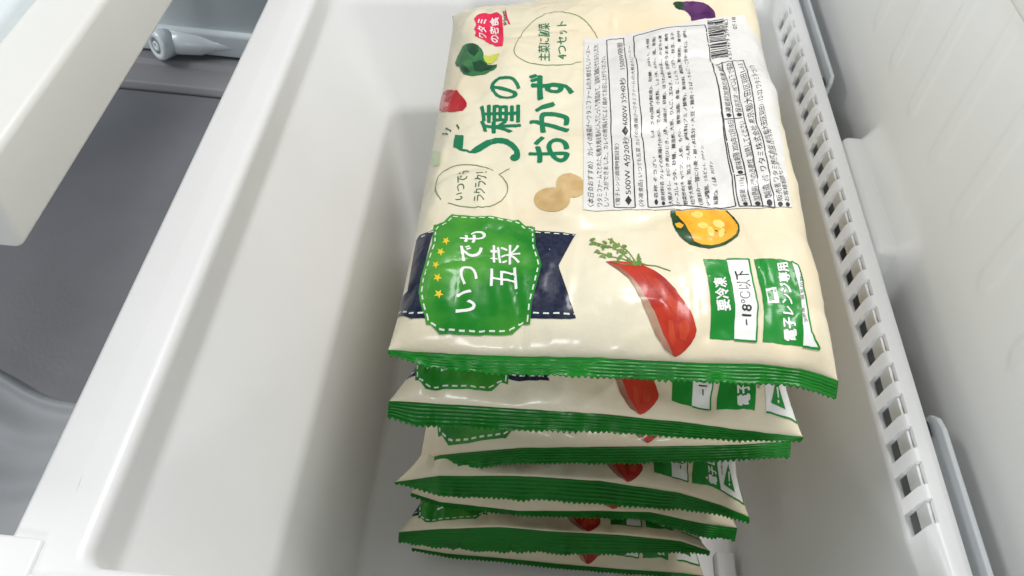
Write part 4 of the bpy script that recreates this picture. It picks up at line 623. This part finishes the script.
def flange(label, y0, y1, group):
    o0 = (28.1, y0, 28)
    t = thing('rail_flange', label, 'rail', o0, group)
    # an upright plate with a sloped rounded end
    out = [(y1, 33.2), (y1 - .5, 33.4)] if False else []
    pts = [(y0, 46), (y0, 42.6), (y0 + .3, 42.0), (y1 - 1.6, 42.0), (y1 - .7, 42.25), (y1 - .1, 42.9), (y1, 43.6), (y1, 46)]
    V = []; n = len(pts)
    for x in (28.0, 28.35):
        for (y, h) in pts: V.append((x, y, CAM_Z - h))
    F = [tuple(range(n)), tuple(range(2 * n - 1, n - 1, -1))] + [(i, i + n, (i + 1) % n + n, (i + 1) % n) for i in range(n)]
    o = mesh_obj('plate', V, F, M['metal'], t, smooth=False, origin=o0)
    md = o.modifiers.new('soft', 'BEVEL'); md.width = .1 * U; md.segments = 2
    bevel_box('roller_stop', 27.55, 27.95, y1 - 1.6 if y1 < 40 else y0 + .4, y1 - .4 if y1 < 40 else y0 + 1.6, 73 - 43.9, 73 - 43.0, .18, M['rubber'], t, 2, origin=o0)
flange('pale grey rail flange upright beside the near end of the slotted rim', 15.5, 29.1, 'rail flanges between rim and wall')
flange('pale grey rail flange upright beside the far end of the slotted rim', 63.5, 82, 'rail flanges between rim and wall')

t = thing('upper_shelf_edge', 'white rounded shelf edge cut off by the top right corner', 'shelf', (31, 50, 50))
bevel_box('edge', 28.9, 36, 38, 100, 73 - 24.6, 73 - 18, .6, M['beam'], t, 5, origin=(31, 50, 50))

# left rail beam
t = thing('side_rail', 'thick white side rail overhanging the dark gap at upper left', 'rail', (-27, 28, 39)); o0 = (-27, 28, 39)
bevel_box('beam', -29.2, -25.2, 27.9, 98, 73 - 34.0, 73 - 28.4, .5, M['beam'], t, 5, origin=o0)
bevel_box('back_plate', -33, -28.9, 27.0, 98, 73 - 35.5, 73 - 27.4, .5, M['paleblue'], t, 4, origin=o0)
far_wall = bevel_box('side_wall', -38, -34, 20, 98, 73 - 40, 73 - 6, .5, M['paleblue'], None)
far_wall['kind'] = 'structure'

# dark grey liner seen through the gap
def liner_part(name, V, F, m_, smooth=True, thick=1.0):
    o = mesh_obj(name, V, F, m_, None, smooth=smooth); o['kind'] = 'structure'
    md = o.modifiers.new('depth', 'SOLIDIFY'); md.thickness = thick * U; md.offset = -1
    return o
xs = np.linspace(-60, -24.5, 120); yl = np.linspace(8, 92, 400)
Xg, Yg = np.meshgrid(xs, yl, indexing='ij')
def sst(v, a, b):
    t_ = np.clip((v - a) / (b - a), 0, 1); return t_ * t_ * (3 - 2 * t_)
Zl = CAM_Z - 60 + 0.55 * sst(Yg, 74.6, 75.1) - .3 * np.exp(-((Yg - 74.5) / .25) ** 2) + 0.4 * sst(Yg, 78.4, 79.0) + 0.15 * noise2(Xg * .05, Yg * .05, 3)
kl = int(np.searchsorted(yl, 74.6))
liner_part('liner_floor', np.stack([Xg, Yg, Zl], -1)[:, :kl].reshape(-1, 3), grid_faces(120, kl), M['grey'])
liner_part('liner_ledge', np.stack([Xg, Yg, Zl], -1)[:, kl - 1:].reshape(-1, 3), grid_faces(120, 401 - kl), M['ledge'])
# blue-grey moulded step with curved ribs, nearest the viewer
ARC = [[[-46.57,38.91],[-40.25,36.15],[-38.74,35.53],[-36.89,34.66],[-35.46,34.14],[-33.88,33.84],[-31.08,33.67]],[[-43.3,32.66],[-37.5,30.36],[-35.79,29.66],[-34.32,29.46],[-32.92,29.61],[-30.43,30.14]],[[-39.8,25.77],[-35.18,25.35],[-34.06,25.3],[-33.07,25.56],[-31.07,26.09]]]
def arcY(k, x):
    return np.interp(x, [a[0] for a in ARC[k]], [a[1] for a in ARC[k]])
xs = np.linspace(-60, -24.6, 140); vv = np.linspace(0, 1, 220)
Xg, Tg = np.meshgrid(xs, vv, indexing='ij'); y1 = arcY(0, Xg); Yg = 6 + (y1 + .3 - 6) * Tg
Zs = CAM_Z - 58.8 - 1.6 * sst(Yg - y1, -0.9, .3)
for k in (1, 2):
    dd = Yg - arcY(k, Xg); Zs = Zs + .26 * sst(dd, -1.3, 0.2) - .26 * sst(dd, 0.2, 2.2) - .35 * sst(dd, -1, 1) * 0
Zs = Zs + .3 * np.exp(-((Yg - y1 + 1.2) / .5) ** 2)
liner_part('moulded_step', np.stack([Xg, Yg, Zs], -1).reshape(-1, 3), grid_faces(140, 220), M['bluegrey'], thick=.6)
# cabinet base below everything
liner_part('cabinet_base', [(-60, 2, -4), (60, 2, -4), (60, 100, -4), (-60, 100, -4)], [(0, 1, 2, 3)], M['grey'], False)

# pale bin with roller behind the gap
o0 = (-35, 86, 15); t = thing('pale_blue_bin', 'pale blue bin with a round roller, far up the gap on the left', 'bin', o0)
bevel_box('bin_wall', -58, -23.8, 81.0, 84, 73 - 58.2, 73 - 34, 1.0, M['paleblue'], t, 6, origin=o0)
bevel_box('bottom_lip', -58, -23.8, 80.3, 82.5, 73 - 58.85, 73 - 55.6, .5, M['paleblue'], t, 4, origin=o0)
def turned(name, prof, c, axis, m_, parent, n=40, origin=o0):
    ax = Vector(axis).normalized(); u = ax.orthogonal().normalized(); w = ax.cross(u); V = []; F = []
    for (s, r) in prof:
        for k in range(n):
            a = 2 * math.pi * k / n; p = Vector(c) + ax * s + (u * math.cos(a) + w * math.sin(a)) * r; V.append(tuple(p))
    for i in range(len(prof) - 1):
        for k in range(n): a = i * n + k; b = i * n + (k + 1) % n; F.append((a, b, b + n, a + n))
    F.append(tuple(range(n))[::-1]); F.append(tuple(range((len(prof) - 1) * n, len(prof) * n)))
    return mesh_obj(name, V, F, m_, parent, origin=origin)
ax = (-0.55, -0.72, 0.12)
rc = (-41.4, 79.2, 73 - 57.2)
rl_ = turned('roller', [(-1.4, 1.65), (0.0, 1.72), (.25, 1.64), (.36, 1.4), (.36, 1.0), (.22, .94), (.22, .62), (.36, .55), (.36, .3), (.25, .25), (.25, 0.01)], rc, ax, M['paleblue'], t)
turned('ring', [(.20, .93), (.26, .93), (.26, .60), (.20, .60)], rc, ax, M['ring'], rl_)
turned('roller_arm', [(0, 1.5), (2.0, 1.4), (4.0, 1.25), (5.5, .7), (7.5, .3)], (-40.8, 80.4, 73 - 57.3), (1, 0.03, -.02), M['paleblue'], t)

# ------------------------------------------------------------------ the pouches
LABELS = ['topmost frozen meal pouch of the stack, showing its whole printed face and white ingredients label',
 'second pouch from the top, its green seal right under the topmost pouch',
 'third pouch from the top, sagging at its left corner under the second one',
 'fourth pouch from the top, with a broad wavy green seal curling at the right end',
 'fifth pouch from the top, mostly hidden, only its narrow dark green seal showing',
 'sixth pouch from the top, with a wide dark green seal above the bottom pouch',
 'bottommost pouch of the stack, lying on the drawer floor']
for i, c in enumerate(POUCHES): make_pouch(i, c, LABELS[i])
